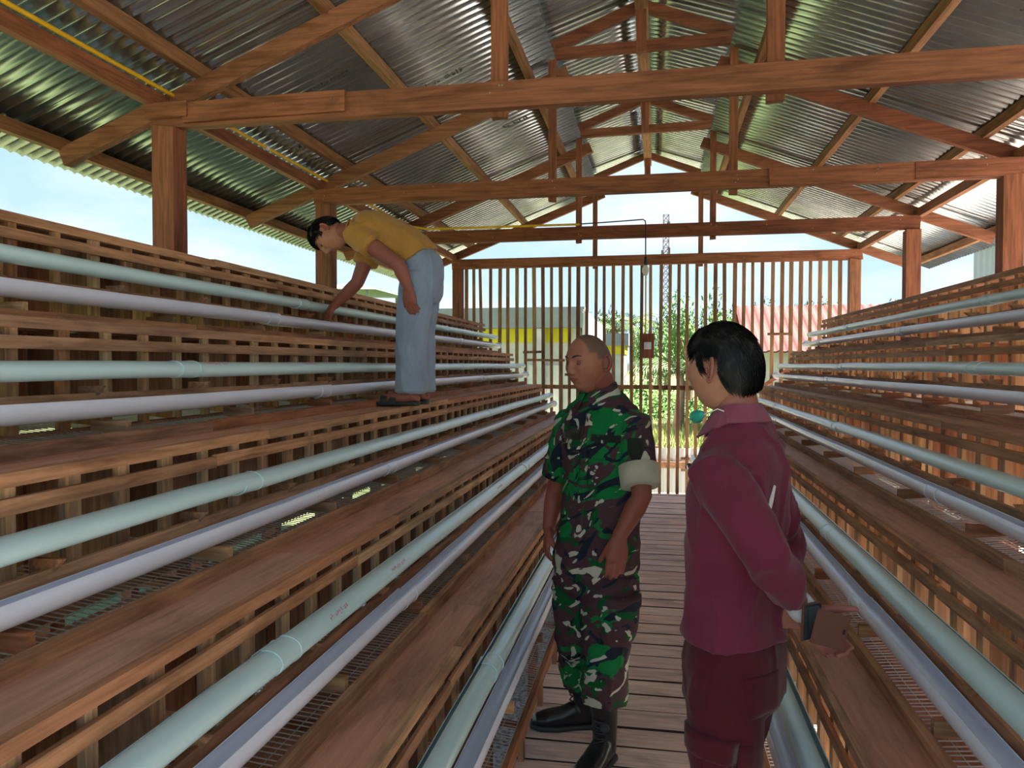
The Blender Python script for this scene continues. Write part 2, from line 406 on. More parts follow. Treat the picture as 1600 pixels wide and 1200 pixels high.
for side in (-1, 1):
    for i in range(5):
        xf, zt = FRONT[side][i], TOP[i]
        for kind in 'gw':
            s = side
            if kind == 'g':
                x, z, ra, mt, fl_ = s*(xf-.060), zt-.141, .041, green_pvc, [.66, .66, .68, .76, .88][i]
                c = math.pi/2 + (-s)*.0; gap = .38
                cdir = math.radians(90) - s*0 
                cen = math.radians(90+(-38 if s > 0 else 38))   # slot turned up and toward the cage
                a0, a1 = cen+gap, cen+2*math.pi-gap
                t = thing('feed_pipe', (x, 4.6, z-.04), 'light green slotted feed pipe along the %s cage tier on the %s' % (LV[i], SN[side]), 'pipe', 'green feed pipes on the cage rows')
            else:
                x, z, ra, mt, fl_ = s*(xf-.100), zt-.243, .036, white_pvc, .90
                cen = math.radians(90+(-10 if s > 0 else 10)); gap = 1.02
                a0, a1 = cen+gap, cen+2*math.pi-gap
                t = thing('egg_trough', (x, 4.6, z-.04), 'white half-open pipe trough along the %s cage tier on the %s' % (LV[i], SN[side]), 'trough', 'white pipe troughs below the feed pipes')
            if s > 0: pass
            js = JOINTS[(kind, side)][i]; ys = [Y0+.0]+js+[YEND[side]+.33]
            for q in range(len(ys)-1):
                off = random.uniform(-.0035, .0035)
                me = arc_pipe(ra, .003, a0, a1, -(ys[q+1]-ys[q])/2, (ys[q+1]-ys[q])/2, wob=.0015, flat=fl_)
                link('pipe_section', me, mt, t, Matrix.Translation((x+off*.5, (ys[q]+ys[q+1])/2, z+off)))
            for q in js:
                me = arc_pipe(ra+.0028, .003, a0-.03, a1+.03, -.055, .055, seg=1, flat=fl_)
                link('coupling', me, mt, t, Matrix.Translation((x, q, z)))
                me = arc_pipe(ra+.0048, .004, a0, a1, -.005, .005, seg=1, flat=fl_)
                link('coupling_ring', me, mt, t, Matrix.Translation((x, q+.045, z)))
            if kind == 'w':   # end stop
                bm = bmesh.new(); bmesh.ops.create_cone(bm, cap_ends=True, segments=24, radius1=ra+.006, radius2=ra+.006, depth=.03)
                for v in bm.verts: v.co = Vector((v.co.x, v.co.z, v.co.y*.92))
                link('end_cap', mesh_of(bm, 'cap'), black_pl if side > 0 and i > 1 else white_pvc, t, Matrix.Translation((x, ys[-1], z)))
            if kind == 'g' and side < 0:
                ang = math.radians(62 if i > 2 else 20)
                ang = {0: 50, 1: 45, 2: 48, 3: 30, 4: 40}[i]
                for yy in {0: [], 1: [2.45, 3.2, 4.3], 2: [1.85, 4.1], 3: [1.95, 2.45, 4.2], 4: []}[i]:
                    pipe_print(t, x, z, ra, math.radians(ang), yy, .13, redink, fl_)

# ============================================================ trusses
C = -.11
TY = [3.55, 5.44, 7.36, 9.36]
def zr(u): return 3.64-.39*(u-.54)
PL = ['nearest', 'second', 'third', 'farthest, above the slatted end wall']
for ti, ty in enumerate(TY):
    t = thing('roof_truss', (C, ty, -.55), 'reddish timber roof truss, %s' % ['nearest the camera, tie beam spliced at its left end', 'second from the camera, above the bending man', 'third from the camera, carrying the bulb cable', 'farthest, above the slatted end wall'][ti], 'roof truss', 'roof trusses')
    for s in (-1, 1):
        board('post', t, beam_z, (C+s*2.33, ty, -.55), (C+s*2.33, ty, 2.755), .12, .115, j=.02)
        board('rafter', t, beam_x, (C+s*3.02, ty+.10, zr(3.02)), (C+s*.52, ty+.10, zr(.52)), .05, .095, (0, 1, 0), .02)
        board('queen_post', t, beam_z, (C+s*.625, ty+.055, 2.73), (C+s*.625, ty+.055, 3.84), .055 if ti else .075, .05, (1, 0, 0), .02)
        board('upper_rafter', t, beam_x, (C+s*.76, ty+.10, 3.79), (C+s*.0, ty+.10, 4.085), .05, .075, (0, 1, 0), .02)
    board('tie_beam', t, beam_x, (C-2.40, ty, 2.815), (C+2.40, ty, 2.815), .06, .12, (0, 1, 0), .015)
    board('collar_tie', t, beam_x, (C-.61, ty+.05, 3.77), (C+.61, ty+.05, 3.79), .045, .075, (0, 1, 0), .02)
    board('king_post', t, beam_z, (C, ty+.04, 3.74), (C, ty+.04, 4.06), .07, .04, (1, 0, 0), .02)
    if ti == 0:
        board('splice_plate', t, beam_x, (C-2.22, ty-.042, 2.822), (C-1.36, ty-.042, 2.826), .022, .10, (0, 1, 0), .02)
        board('splice_plate', t, beam_x, (C-2.42, ty-.05, 2.835), (C-2.19, ty-.05, 2.835), .03, .075, (0, 1, 0), .02)
    if ti == 1:
        board('splice_plate', t, beam_x, (C+.85, ty-.04, 2.815), (C+1.95, ty-.04, 2.815), .02, .112, (0, 1, 0), .02)
        board('splice_plate', t, beam_x, (C+1.75, ty-.045, 2.815), (C+2.39, ty-.045, 2.815), .02, .115, (0, 1, 0), .02)
    bmn = bmesh.new()
    for q in range(14):
        x = C+random.choice([-2.32, -2.1, -1.7, -1.45, 1.1, 1.5, 2.2, 2.34, .62, -.62])+random.uniform(-.03, .03)
        bmesh.ops.create_cone(bmn, cap_ends=True, segments=6, radius1=.004, radius2=.003, depth=.004, matrix=Matrix.Translation((x, ty-.056, 2.82+random.uniform(-.035, .035))) @ Matrix.Rotation(math.pi/2, 4, 'X'))
    nl = link('nail_head', mesh_of(bmn, 'nails'), nail_m, t); nl['kind'] = 'stuff'

# ============================================================ roof (ceiling)
ce = empty('ceiling', (C, 4.6, 2.6)); ce['kind'] = 'structure'
RY0, RY1 = -1.2, 9.78
for s in (-1, 1):
    for u, mt, w, h in ((3.05, purl_y, .045, .07), (2.21, purl_y, .045, .07), (1.52, purl_y, .045, .07), (.79, purl_y, .045, .07)):
        yy = RY0
        while yy < RY1:
            y1 = min(RY1+.05, yy+3.9)
            board('purlin', ce, mt, (C+s*u, yy, zr(u)+.082), (C+s*u, y1, zr(u)+.082), w, h, (1, 0, 0), .03); yy = y1
    board('wall_plate', ce, beam_y, (C+s*2.40, -1, 2.905), (C+s*2.40, 9.5, 2.905), .05, .075, (1, 0, 0), .02)
    board('monitor_purlin', ce, pale_y, (C+s*.715, RY0, 3.80), (C+s*.715, RY1, 3.80), .045, .09, (1, 0, 0), .02)
board('ridge_board', ce, purl_y, (C, RY0, 4.055), (C, RY1, 4.055), .09, .06, (1, 0, 0), .02)
def corr_sheet(u0, z0, u1, z1, s, y0, y1, sag=0):
    """corrugated sheet between eave (u0,z0) and top (u1,z1); ridges run down the slope"""
    bm = bmesh.new(); rows = []; P_ = .0765
    ts = (0, .17, .33, .41, .46, .5, .54, .59, .67, .83); ys = sorted({round(k*P_+t*P_, 5) for k in range(int(y0/P_)-2, int(y1/P_)+2) for t in ts})
    ys = [y0]+[q for q in ys if y0+1e-4 < q < y1-1e-4]+[y1]
    sl = Vector((s*(u1-u0), 0, z1-z0)); nr = Vector((-(z1-z0)*s, 0, (u1-u0)*1)).normalized()
    if nr.z < 0: nr = -nr
    for yq in ys:
        y = yq-(y0+y1)/2; ph = (yq/P_) % 1.0; a = .0035*math.cos(2*math.pi*ph)-.009*math.exp(-((ph-.5)/.10)**2)
        rows.append([bm.verts.new(Vector((s*u0, y, z0))+sl*f+nr*(a+sag*math.sin(f*math.pi))) for f in (0, .33, .66, 1)])
    for a, b in zip(rows, rows[1:]):
        for q in range(3): bm.faces.new((a[q], b[q], b[q+1], a[q+1]))
    r = bmesh.ops.extrude_face_region(bm, geom=bm.faces[:])
    for v in r['geom']:
        if isinstance(v, bmesh.types.BMVert): v.co += nr*.0012
    return mesh_of(bm, 'sheet', True)
for s in (-1, 1):
    y = RY0; k = 0
    while y < RY1-.05:
        y1 = min(RY1, y+.765)
        off = .0025*(k % 2)
        for nm, u0, z0, u1, z1 in (('roof_sheet', 3.28, zr(3.28)+.128, .60, zr(.60)+.128), ('monitor_sheet', .86, 3.895, -.01, 4.185)):
            me = corr_sheet(u0, z0+off, u1, z1+off, s, y, y1+.05)
            ym = (y+y1+.05)/2
            o = link(nm, me, sheet_m, ce, Matrix.Translation((C, ym, 0)))
        y += .765; k += 1
# ink stamps on the sheets
def stamp(parent, u, s, y, ln):
    bm = bmesh.new(); rn = random.Random(int(u*100+y*10)); sl = Vector((-s*1, 0, .39)).normalized(); nr = Vector((s*.39, 0, 1)).normalized()
    p0 = Vector((C+s*u, y, zr(u)+.128))-nr*.0095
    q = 0
    while q < ln:
        for k in range(3):
            a = p0+sl*(q+rn.uniform(0, .012))+Vector((0, rn.uniform(-.012, .006), 0))
            d1, d2 = (.005, .022) if rn.random() < .6 else (.016, .005)
            vs = [bm.verts.new(v) for v in (a, a+sl*d1, a+sl*d1+Vector((0, d2, 0)), a+Vector((0, d2, 0)))]
            f = bm.faces.new(vs); e = bmesh.ops.extrude_face_region(bm, geom=[f])
            for v in e['geom']:
                if isinstance(v, bmesh.types.BMVert): v.co -= nr*.001
        q += .028 if rn.random() < .8 else .06
    link('ink_stamp', mesh_of(bm, 'stamp'), darkink, parent)
for u, s, y in ((1.98, -1, 4.35), (1.45, -1, 5.0), (2.5, -1, 5.0), (1.9, 1, 2.9), (2.1, 1, 4.1), (1.2, -1, 6.3), (.85, 1, 4.2)):
    stamp(ce, u, s, y, .30)

# electrical ---------------------------------------------------
t = thing('cable_conduit', (C-2.35, 3, 2.94), 'yellow cable conduit running along the left wall plate and third tie beam', 'conduit')
tube_obj('conduit_run', [(C-2.36, -.8, 2.955), (C-2.36, 3, 2.957), (C-2.35, 7.1, 2.955), (C-2.28, 7.27, 2.92), (C-2.1, 7.30, 2.893), (-.72, 7.32, 2.893)], .011, yellow_pl, t)
tube_obj('bare_cable', [(-.74, 7.32, 2.895), (-.4, 7.31, 2.905), (-.125, 7.30, 2.915), (-.105, 7.29, 2.90), (-.10, 7.285, 2.86)], .006, black_pl, t)
for yy in (2.3, 4.6, 6.0):
    bm = bmesh.new(); bmesh.ops.create_cone(bm, cap_ends=True, segments=14, radius1=.016, radius2=.016, depth=.035, matrix=Matrix.Translation((C-2.36, yy, 2.957)) @ Matrix.Rotation(math.pi/2, 4, 'X'))
    link('conduit_clip', mesh_of(bm, 'clip'), white_pl, t)
t = thing('hanging_bulb', (-.1, 7.285, 2.4), 'white light bulb hanging on a cord from the third tie beam', 'light bulb')
tube_obj('cord', [(-.10, 7.285, 2.86), (-.10, 7.285, 2.55)], .006, black_pl, t)
tube_obj('socket', [(-.10, 7.285, 2.56), (-.10, 7.285, 2.52), (-.10, 7.285, 2.495)], [.012, .017, .019], black_pl, t, 14)
bm = bmesh.new(); tube(bm, [(-.1, 7.285, 2.49), (-.1, 7.285, 2.465), (-.1, 7.285, 2.435), (-.1, 7.285, 2.41)], [.014, .028, .033, .024], 18)
link('bulb', mesh_of(bm, 'bulb', True), bulb_m, t)

# ============================================================ back wall of slats
wb = empty('wall_back', (C, 9.42, 0)); wb['kind'] = 'structure'
x = C-2.24; k = 0
while x < C+2.26:
    if not (1.86 < x < 1.97):
        a = random.uniform(-.018, .018)
        if k in (2,): a = .05
        zb = -.03 if -.6 < x < .55 else random.choice([-.45, .3, .5])
        board('slat', wb, slat_z, (x+a*.5, 9.43, zb), (x-a*.5, 9.42, 2.77), random.uniform(.034, .048), .022, (1, 0, 0), .06)
    x += .1085+random.uniform(-.008, .008); k += 1
board('cross_rail', wb, rail_y, (-2.6, 9.46, 1.285), (-.02, 9.46, 1.29), .05, .03, (0, 0, 1))
board('cross_rail', wb, slat_z, (-.05, 9.46, 1.285), (1.35, 9.46, 1.275), .055, .03, (0, 0, 1))
board('brace', wb, beam_x, (1.22, 9.39, 1.30), (2.12, 9.39, 1.93), .03, .04, (0, 1, 0))
board('short_rail', wb, slat_z, (-1.62, 9.39, 1.715), (-1.38, 9.39, 1.72), .03, .02, (0, 0, 1))
board('short_rail', wb, slat_z, (-1.58, 9.385, 1.62), (-1.10, 9.385, 1.615), .03, .02, (0, 0, 1))
board('short_rail', wb, slat_z, (-1.10, 9.39, 1.44), (-.75, 9.39, 1.44), .03, .02, (0, 0, 1))
board('short_rail', wb, slat_z, (.30, 9.39, .44), (.62, 9.39, .44), .03, .02, (0, 0, 1))
board('short_rail', wb, slat_z, (.30, 9.39, .30), (.62, 9.39, .30), .03, .02, (0, 0, 1))
board('short_rail', wb, slat_z, (1.28, 9.39, 1.92), (1.56, 9.39, 1.92), .03, .02, (0, 0, 1))
t = thing('light_switch', (-.10, 9.37, 1.65), 'white light switch on a brown board fixed to the slatted end wall', 'switch')
board('backing_board', t, beam_z, (-.10, 9.385, 1.64), (-.10, 9.385, 1.935), .155, .02, (1, 0, 0), .01)
box_obj('switch_plate', (-.10, 9.365, 1.79), (.085, .02, .085), white_pl, t)
box_obj('rocker', (-.10, 9.352, 1.79), (.03, .012, .045), white_pl, t, .002)
tube_obj('conduit_drop', [(-.125, 9.385, 1.93), (-.125, 9.385, 2.72)], .009, yellow_pl, t)

# ============================================================ outside
zinc = newmat('zinc_fence', .55, .3, (.50, .52, .54))[0]
t = thing('low_fence', (0, 10.9, -.5), 'low fence of pale corrugated sheets beyond the slatted end wall', 'fence')
def vsheet(w, h, dep=.02, pitch=.12):
    bm = bmesh.new(); n = int(w/pitch*4); P = []
    for k in range(n+1):
        x = -w/2+w*k/n; y = dep*(1 if (k % 4) in (1, 2) else -1)*.5
        P.append((bm.verts.new((x, y, 0)), bm.verts.new((x, y, h))))
    for a, b in zip(P, P[1:]): bm.faces.new((a[0], b[0], b[1], a[1]))
    r = bmesh.ops.extrude_face_region(bm, geom=bm.faces[:])
    for v in r['geom']:
        if isinstance(v, bmesh.types.BMVert): v.co.y += .004
    return mesh_of(bm, 'vsheet')
vs_ = vsheet(.9, .92)
for k in range(9): link('fence_sheet', vs_, zinc, t, Matrix.Translation((-3.6+k*.9, 10.9, -.52)))
board('fence_rail', t, rail_y, (-4, 10.86, .17), (4, 10.86, .17), .09, .03, (0, 0, 1))
for k in range(5): board('fence_post', t, beam_z, (-3.8+k*1.9, 10.95, -.55), (-3.8+k*1.9, 10.95, .42), .07, .07)

def plain(name, col, rough=.8, sc=2.0, amt=.18, metal=0):
    m, nt, b = newmat(name, rough, metal, col)
    g = N(nt, 'ShaderNodeNewGeometry'); n = noise_tex(nt, g.outputs['Position'], sc, 5, .6)
    L(nt, ramp(nt, n, [(.3, tuple(v*(1-amt) for v in col)), (.7, tuple(min(1, v*(1+amt*.5)) for v in col))]), b.inputs['Base Color']); return m
white_w = plain('painted_white_wall', (.52, .49, .46)); yellow_w = plain('yellow_paint', (.62, .50, .02)); grey_r = plain('grey_roof', (.24, .25, .26))
red_r = plain('red_metal_roof', (.115, .034, .030), .9); zincw = plain('zinc_wall', (.36, .38, .40), .5, 1.2, .2, .1); teal = plain('teal_trim', (.20, .42, .50)); dark = plain('dark_opening', (.04, .045, .05), .3)
def mbox(name, a, b, mat, parent, bev=0):
    c = [(a[i]+b[i])/2 for i in range(3)]; s = [abs(b[i]-a[i]) for i in range(3)]
    return box_obj(name, c, s, mat, parent, bev)
# left white building
t = thing('white_building', (-5, 22, -.55), 'white building with yellow painted band and grey roof fascia behind the left slats', 'building')
mbox('wall', (-9, 20.1, -.55), (-1.95, 26, 2.6), white_w, t)
mbox('fascia', (-9.3, 19.7, 2.52), (-1.85, 20.0, 2.98), grey_r, t)
mbox('yellow_band', (-9, 20.06, 2.15), (-2.2, 20.1, 2.52), yellow_w, t)
bm = bmesh.new(); A = [bm.verts.new(p) for p in ((-9.3, 19.7, 2.98), (-1.8, 19.7, 2.98), (-1.8, 27, 2.62), (-9.3, 27, 2.62))]; f = bm.faces.new(A)
e = bmesh.ops.extrude_face_region(bm, geom=[f])
for v in e['geom']:
    if isinstance(v, bmesh.types.BMVert): v.co.z += .07
link('roof', mesh_of(bm, 'roof'), grey_r, t)
mbox('verge_board', (-1.86, 19.7, 2.3), (-1.78, 27, 2.9), white_w, t)
for x0 in (-8.2, -5.2):
    w = mbox('window', (x0, 20.02, .9), (x0+1.1, 20.09, 1.9), dark, t)
for x0 in (-3.3, ): 
    w = mbox('door', (x0, 20.03, -.5), (x0+.85, 20.09, 1.55), plain('pale_door', (.62, .60, .56)), t)
mbox('column', (-3.05, 19.75, -.55), (-2.85, 19.95, 2.5), white_w, t)
t = thing('small_yellow_house', (-2, 33, -.55), 'small distant house with a yellow band, right of the white building', 'building')
mbox('wall', (-4, 32, -.55), (-1.3, 35, 2.0), white_w, t); mbox('yellow_band', (-4, 31.95, 2.0), (-1.25, 35, 2.35), yellow_w, t); mbox('roof', (-4.2, 31.8, 2.35), (-1.1, 35.2, 2.85), grey_r, t)
# red roofed house on the right
t = thing('red_roofed_house', (5, 24, -.55), 'house with a faded red ribbed metal roof behind the right slats', 'building')
mbox('wall', (2.7, 22.4, -.55), (8.5, 27, 1.95), white_w, t)
bm = bmesh.new(); P = []
nn = 96
for k in range(nn+1):
    x = 2.45+6.3*k/nn; d = .03*(1 if k % 4 in (1, 2) else 0)
    P.append((bm.verts.new((x, 22.0, 1.93+d)), bm.verts.new((x, 25.2, 3.40+d)), bm.verts.new((x, 28.2, 1.93+d))))
for a, b in zip(P, P[1:]):
    bm.faces.new((a[0], b[0], b[1], a[1])); bm.faces.new((a[1], b[1], b[2], a[2]))
e = bmesh.ops.extrude_face_region(bm, geom=bm.faces[:])
for v in e['geom']:
    if isinstance(v, bmesh.types.BMVert): v.co.z -= .04
link('roof', mesh_of(bm, 'roof'), red_r, t)
mbox('window', (4.2, 22.33, .5), (5.2, 22.4, 1.5), dark, t)
# zinc clad building right
t = thing('zinc_clad_building', (9.5, 15, -.55), 'tall pale zinc-clad building with teal edging behind the right posts', 'building')
q0 = at(1437, 400, 17.5); q1 = at(1600, 400, 13.0)
def zwall(a, b, z0, z1, name):
    d = Vector(b)-Vector(a); ln = d.length; me = vsheet(ln, z1-z0, .03, .2)
    M = Matrix.Translation((a[0]+d.x/2, a[1]+d.y/2, z0)) @ Matrix.Rotation(math.atan2(d.y, d.x), 4, 'Z')
    return link(name, me, zincw, t, M)
A_, B_, E_ = (6.6, 17.8, 0), (8.3, 9.0, 0), (13, 19.2, 0)
zwall(A_, B_, -.55, 4.05, 'front_cladding'); zwall(E_, A_, -.55, 4.05, 'end_cladding')
board('eave_trim', t, teal, (6.5, 17.85, 4.1), (8.2, 8.9, 4.1), .25, .12, (1, 0, 0)); board('eave_trim', t, teal, (6.5, 17.85, 4.1), (13, 19.3, 4.5), .12, .12, (0, 0, 1))
zwall((8.3, 15.6, 0), (9.6, 9.0, 0), 3.9, 5.6, 'upper_cladding'); zwall((14, 16.8, 0), (8.3, 15.6, 0), 3.9, 5.6, 'upper_end_cladding')
bm = bmesh.new(); vv = [bm.verts.new(p) for p in ((6.6, 17.8, 4.05), (8.3, 9, 4.05), (14, 9.5, 4.6), (13, 19.2, 4.6))]; f = bm.faces.new(vv)
e = bmesh.ops.extrude_face_region(bm, geom=[f])
for v in e['geom']:
    if isinstance(v, bmesh.types.BMVert): v.co.z += .05
link('roof', mesh_of(bm, 'roof'), zincw, t)
mbox('window', (9.15, 10.4, 4.5), (9.22, 11.4, 4.95), dark, t)
# left canopy
t = thing('green_canopy', (-9, 18, -.5), 'small green canopy on thin posts beyond the left cages', 'canopy')
cgm = plain('green_canopy_sheet', (.14, .20, .12))
bm = bmesh.new(); a = at(545, 456, 18); b = at(610, 458, 18)
top = [(a.x-.6, 17, a.z), (b.x, 17, b.z), (b.x, 19.5, b.z), (a.x-.6, 19.5, a.z)]
vv = [bm.verts.new(p) for p in top]; mid = bm.verts.new((a.x+.1, 18.2, a.z+.26))
for k in range(4): bm.faces.new((vv[k], vv[(k+1) % 4], mid))
bm.faces.new(vv[::-1]); link('canopy_sheet', mesh_of(bm, 'canopy'), cgm, t)
for px, py in ((a.x-.4, 17.2), (b.x-.3, 17.2), (a.x-.4, 19.3), (b.x-.3, 19.3)): tube_obj('post', [(px, py, -.5), (px, py, a.z-.05)], .03, nail_m, t, 6)
# lattice tower
t = thing('lattice_mast', (1.0, 80, -.5), 'distant steel lattice telecom mast above the trees', 'mast')
tm = plain('mast_steel', (.16, .11, .11), .8)
bx = at(1040, 500, 80).x; bm = bmesh.new(); hw = .36
for sx in (-1, 1):
    for sy in (-1, 1): tube(bm, [(bx+sx*hw, 80+sy*hw, -.5), (bx+sx*hw*.75, 80+sy*hw*.75, 16.8)], .045, 4, False)
link('legs', mesh_of(bm, 'legs'), tm, t); bm = bmesh.new()
for k in range(26):
    z0, z1 = -.5+k*.665, -.5+(k+1)*.665
    for sy in (-1, 1):
        h2 = hw*(1-.25*k/26)
        tube(bm, [(bx-h2, 80+sy*h2, z0), (bx+h2, 80+sy*h2, z1)], .025, 3, False); tube(bm, [(bx+h2, 80+sy*h2, z0), (bx-h2, 80+sy*h2, z1)], .025, 3, False)
        tube(bm, [(bx-h2, 80+sy*h2, z1), (bx+h2, 80+sy*h2, z1)], .03, 3, False)
link('lattice', mesh_of(bm, 'lattice'), tm, t)
bm = bmesh.new(); box(bm, (bx+.25, 79.5, 15.4), (.3, .2, 1.2)); box(bm, (bx-.35, 79.5, 12.6), (.25, .2, 1.1)); box(bm, (bx+.3, 79.5, 12.9), (.25, .2, 1.0))
link('antennas', mesh_of(bm, 'antennas'), tm, t)

# trees
def leafmat(name, a, b):
    m, nt, bs = newmat(name, .7, 0, a, .3)
    g = N(nt, 'ShaderNodeNewGeometry'); n = noise_tex(nt, g.outputs['Position'], 3.5, 3)
    L(nt, ramp(nt, n, [(.35, a), (.65, b)]), bs.inputs['Base Color']); return m
lf = [leafmat('leaf_dark', (.025, .06, .018), (.06, .12, .035)), leafmat('leaf_bright', (.045, .12, .025), (.13, .24, .05)), leafmat('leaf_palm', (.05, .10, .035), (.13, .18, .08))]
bark = plain('bark', (.22, .16, .11), .9)
def crown(seed, n=2600, lobes=9):
    rn = random.Random(seed); bm = bmesh.new(); Ls = []
    for k in range(lobes):
        a = rn.uniform(0, 6.28); r = rn.uniform(0, .62); Ls.append((Vector((r*math.cos(a), r*math.sin(a), rn.uniform(.35, .85))), rn.uniform(.22, .38)))
    for k in range(n):
        c, r = rn.choice(Ls); d = Vector((rn.gauss(0, 1), rn.gauss(0, 1), rn.gauss(0, 1))).normalized()
        p = c+d*r*rn.uniform(.75, 1.05); u = Vector((rn.gauss(0, 1), rn.gauss(0, 1), rn.gauss(0, .5))).normalized(); v = d.cross(u).normalized(); sz = rn.uniform(.022, .045)
        vs = [bm.verts.new(q) for q in (p-u*sz, p+v*sz*.45, p+u*sz, p-v*sz*.45)]; bm.faces.new(vs)
    return mesh_of(bm, 'crown')
CR = [crown(k) for k in range(3)]
def tree(x, y, h, w, k, label, mat):
    t = thing('tree', (x, y, -.5), label, 'tree', 'trees beyond the grass field')
    me = CR[k].copy(); link('foliage', me, mat, t, Matrix.Translation((x, y, -.5)) @ Matrix.Diagonal((w, w, h, 1)))
    bm = bmesh.new(); tube(bm, [(x, y, -.5), (x+.1, y, h*.25), (x, y, h*.55)], [.16, .12, .06], 8)
    for a in range(3): tube(bm, [(x+.05, y, h*.25), (x+math.cos(a*2.1)*w*.4, y+math.sin(a*2.1)*w*.4, h*.55)], [.07, .03], 6)
    link('trunk', mesh_of(bm, 'trunk'), bark, t)
for px, Y, top, w, k, m, lb in ((1078, 34, 476, 1.9, 0, 1, 'tall bright green leafy tree right of the mast'), (1125, 40, 492, 2.2, 1, 0, 'dark green tree beyond the slats, above the man in maroon'),
        (1040, 44, 505, 2.0, 2, 0, 'dark low tree directly below the mast'), (1150, 38, 500, 1.8, 0, 1, 'bright tree beside the red-roofed house'), (940, 46, 492, 2.0, 1, 0, 'dark tree behind the small yellow house'),
        (1215, 42, 478, 2.4, 2, 0, 'treetop behind the red metal roof, left part'), (1265, 45, 480, 2.3, 1, 0, 'treetop behind the red metal roof, right part'), (1012, 33, 515, 1.0, 0, 1, 'small bright bush-like tree beside the switch board'),
        (860, 50, 490, 3, 2, 0, 'distant tree hidden mostly behind the white building'), (1340, 48, 490, 3, 0, 0, 'distant tree between the right posts')):
    p = at(px, top, Y); tree(p.x, Y, p.z+.5+.1, w, k, lb, lf[m])
def palm(x, y, h, label, sc=1):
    t = thing('palm_tree', (x, y, -.5), label, 'palm', 'palms beyond the grass field')
    tube_obj('trunk', [(x, y, -.5), (x+.1, y, h*.5), (x, y, h-.6)], [.18, .13, .12], bark, t, 8)
    for k in range(14):
        a = k*2.4; el = .9-.1*(k % 7); bm = bmesh.new(); pts = []
        for q in range(7):
            f = q/6; r = 1.7*sc*f; z = h-.6+math.sin(el)*r*1.1-.55*sc*f*f*1.6
            pts.append(Vector((x+math.cos(a)*r*math.cos(el*.6), y+math.sin(a)*r*math.cos(el*.6), z)))
        side = Vector((-math.sin(a), math.cos(a), 0))
        for q in range(6):
            for sub in range(3):
                p = pts[q].lerp(pts[q+1], sub/3); d = (pts[q+1]-pts[q]).normalized()
                for sg in (-1, 1):
                    tip = p+side*sg*.38*sc*(1-.6*(q/6))+d*.2-Vector((0, 0, .18))
                    bm.faces.new([bm.verts.new(v) for v in (p, p+d*.07, tip)])
        link('frond', mesh_of(bm, 'frond'), lf[2], t)
for px, Y, top, lb in ((962, 36, 496, 'palm left of the switch board'), (990, 50, 488, 'taller palm just left of the hanging bulb line'), (1030, 57, 500, 'palm right of the switch board, beyond the slats'), (1060, 25, 552, 'short palm in front of the bright tree')):
    p = at(px, top, Y); palm(p.x, Y, p.z, lb)
# bushes and grass tufts
bm = bmesh.new(); rn = random.Random(3)
for k in range(9000):
    y = rn.uniform(11.5, 27); x = rn.uniform(-.3, .35)*y if y < 19 else rn.uniform(-1.4, 2.2); h = rn.uniform(.12, .34); a = rn.uniform(0, 6.28); d = Vector((math.cos(a), math.sin(a), 0))*.02; ln = Vector((rn.uniform(-.1, .1), rn.uniform(-.1, .1), h))
    b = Vector((x, y, -.56)); bm.faces.new([bm.verts.new(v) for v in (b-d, b+d, b+ln)])
tag(link('meadow_grass', mesh_of(bm, 'grass'), leafmat('meadow_blade', (.17, .23, .06), (.32, .32, .14))), 'tall yellow green meadow grass seen between the end slats', 'grass', None, 'stuff')
bm = bmesh.new()
for k in range(5000):
    c = rn.choice([(-1.4, 28, .35), (.3, 30, .4), (2, 29, .35), (3.4, 31, .45), (-.6, 31, .5)]); d = Vector((rn.gauss(0, 1), rn.gauss(0, 1), abs(rn.gauss(0, 1)))).normalized(); r = rn.uniform(.6, 1)
    p = Vector((c[0]+d.x*1.2*r, c[1]+d.y*r, -.5+d.z*1.5*c[2]*2*r)); u = Vector((rn.gauss(0, 1), rn.gauss(0, 1), rn.gauss(0, 1))).normalized(); v = u.orthogonal().normalized(); sz = .09
    bm.faces.new([bm.verts.new(q) for q in (p-u*sz, p+v*sz*.5, p+u*sz, p-v*sz*.5)])
tag(link('undergrowth', mesh_of(bm, 'undergrowth'), lf[1]), 'bright green undergrowth at the foot of the distant trees', 'bushes', None, 'stuff')
# ============================================================ people
def skin_mat(name, a, b):
    m, nt, bs = newmat(name, .55, 0, a, .4)
    g = N(nt, 'ShaderNodeNewGeometry'); n = noise_tex(nt, g.outputs['Position'], 22, 4, .6)
    L(nt, ramp(nt, n, [(.3, a), (.7, b)]), bs.inputs['Base Color'])
    at_ = N(nt, 'ShaderNodeAttribute'); at_.attribute_name = 'tint'; sx = N(nt, 'ShaderNodeSeparateColor'); L(nt, at_.outputs['Color'], sx.inputs[0])
    c0 = bs.inputs['Base Color'].links[0].from_socket
    c0 = mix(nt, sx.outputs[0], c0, (.085, .060, .045)); c0 = mix(nt, sx.outputs[1], c0, tuple(v*f for v, f in zip(a, (.78, .60, .68)))); L(nt, c0, bs.inputs['Base Color'])
    bs.inputs['Subsurface Weight'].default_value = .08; bs.inputs['Subsurface Radius'].default_value = (.01, .004, .002); bs.inputs['Subsurface Scale'].default_value = 1
    return m
def cloth_mat(name, col, rough=.85, var=.12):
    m, nt, bs = newmat(name, rough, 0, col, .2)
    g = N(nt, 'ShaderNodeNewGeometry'); n = noise_tex(nt, g.outputs['Position'], 9, 5, .6); w = noise_tex(nt, g.outputs['Position'], 420, 2)
    L(nt, ramp(nt, n, [(.3, tuple(v*(1-var) for v in col)), (.7, tuple(min(1, v*(1+var)) for v in col))]), bs.inputs['Base Color'])
    bump(nt, bs, w, .15, .001); bs.inputs['Sheen Weight'].default_value = .15; return m
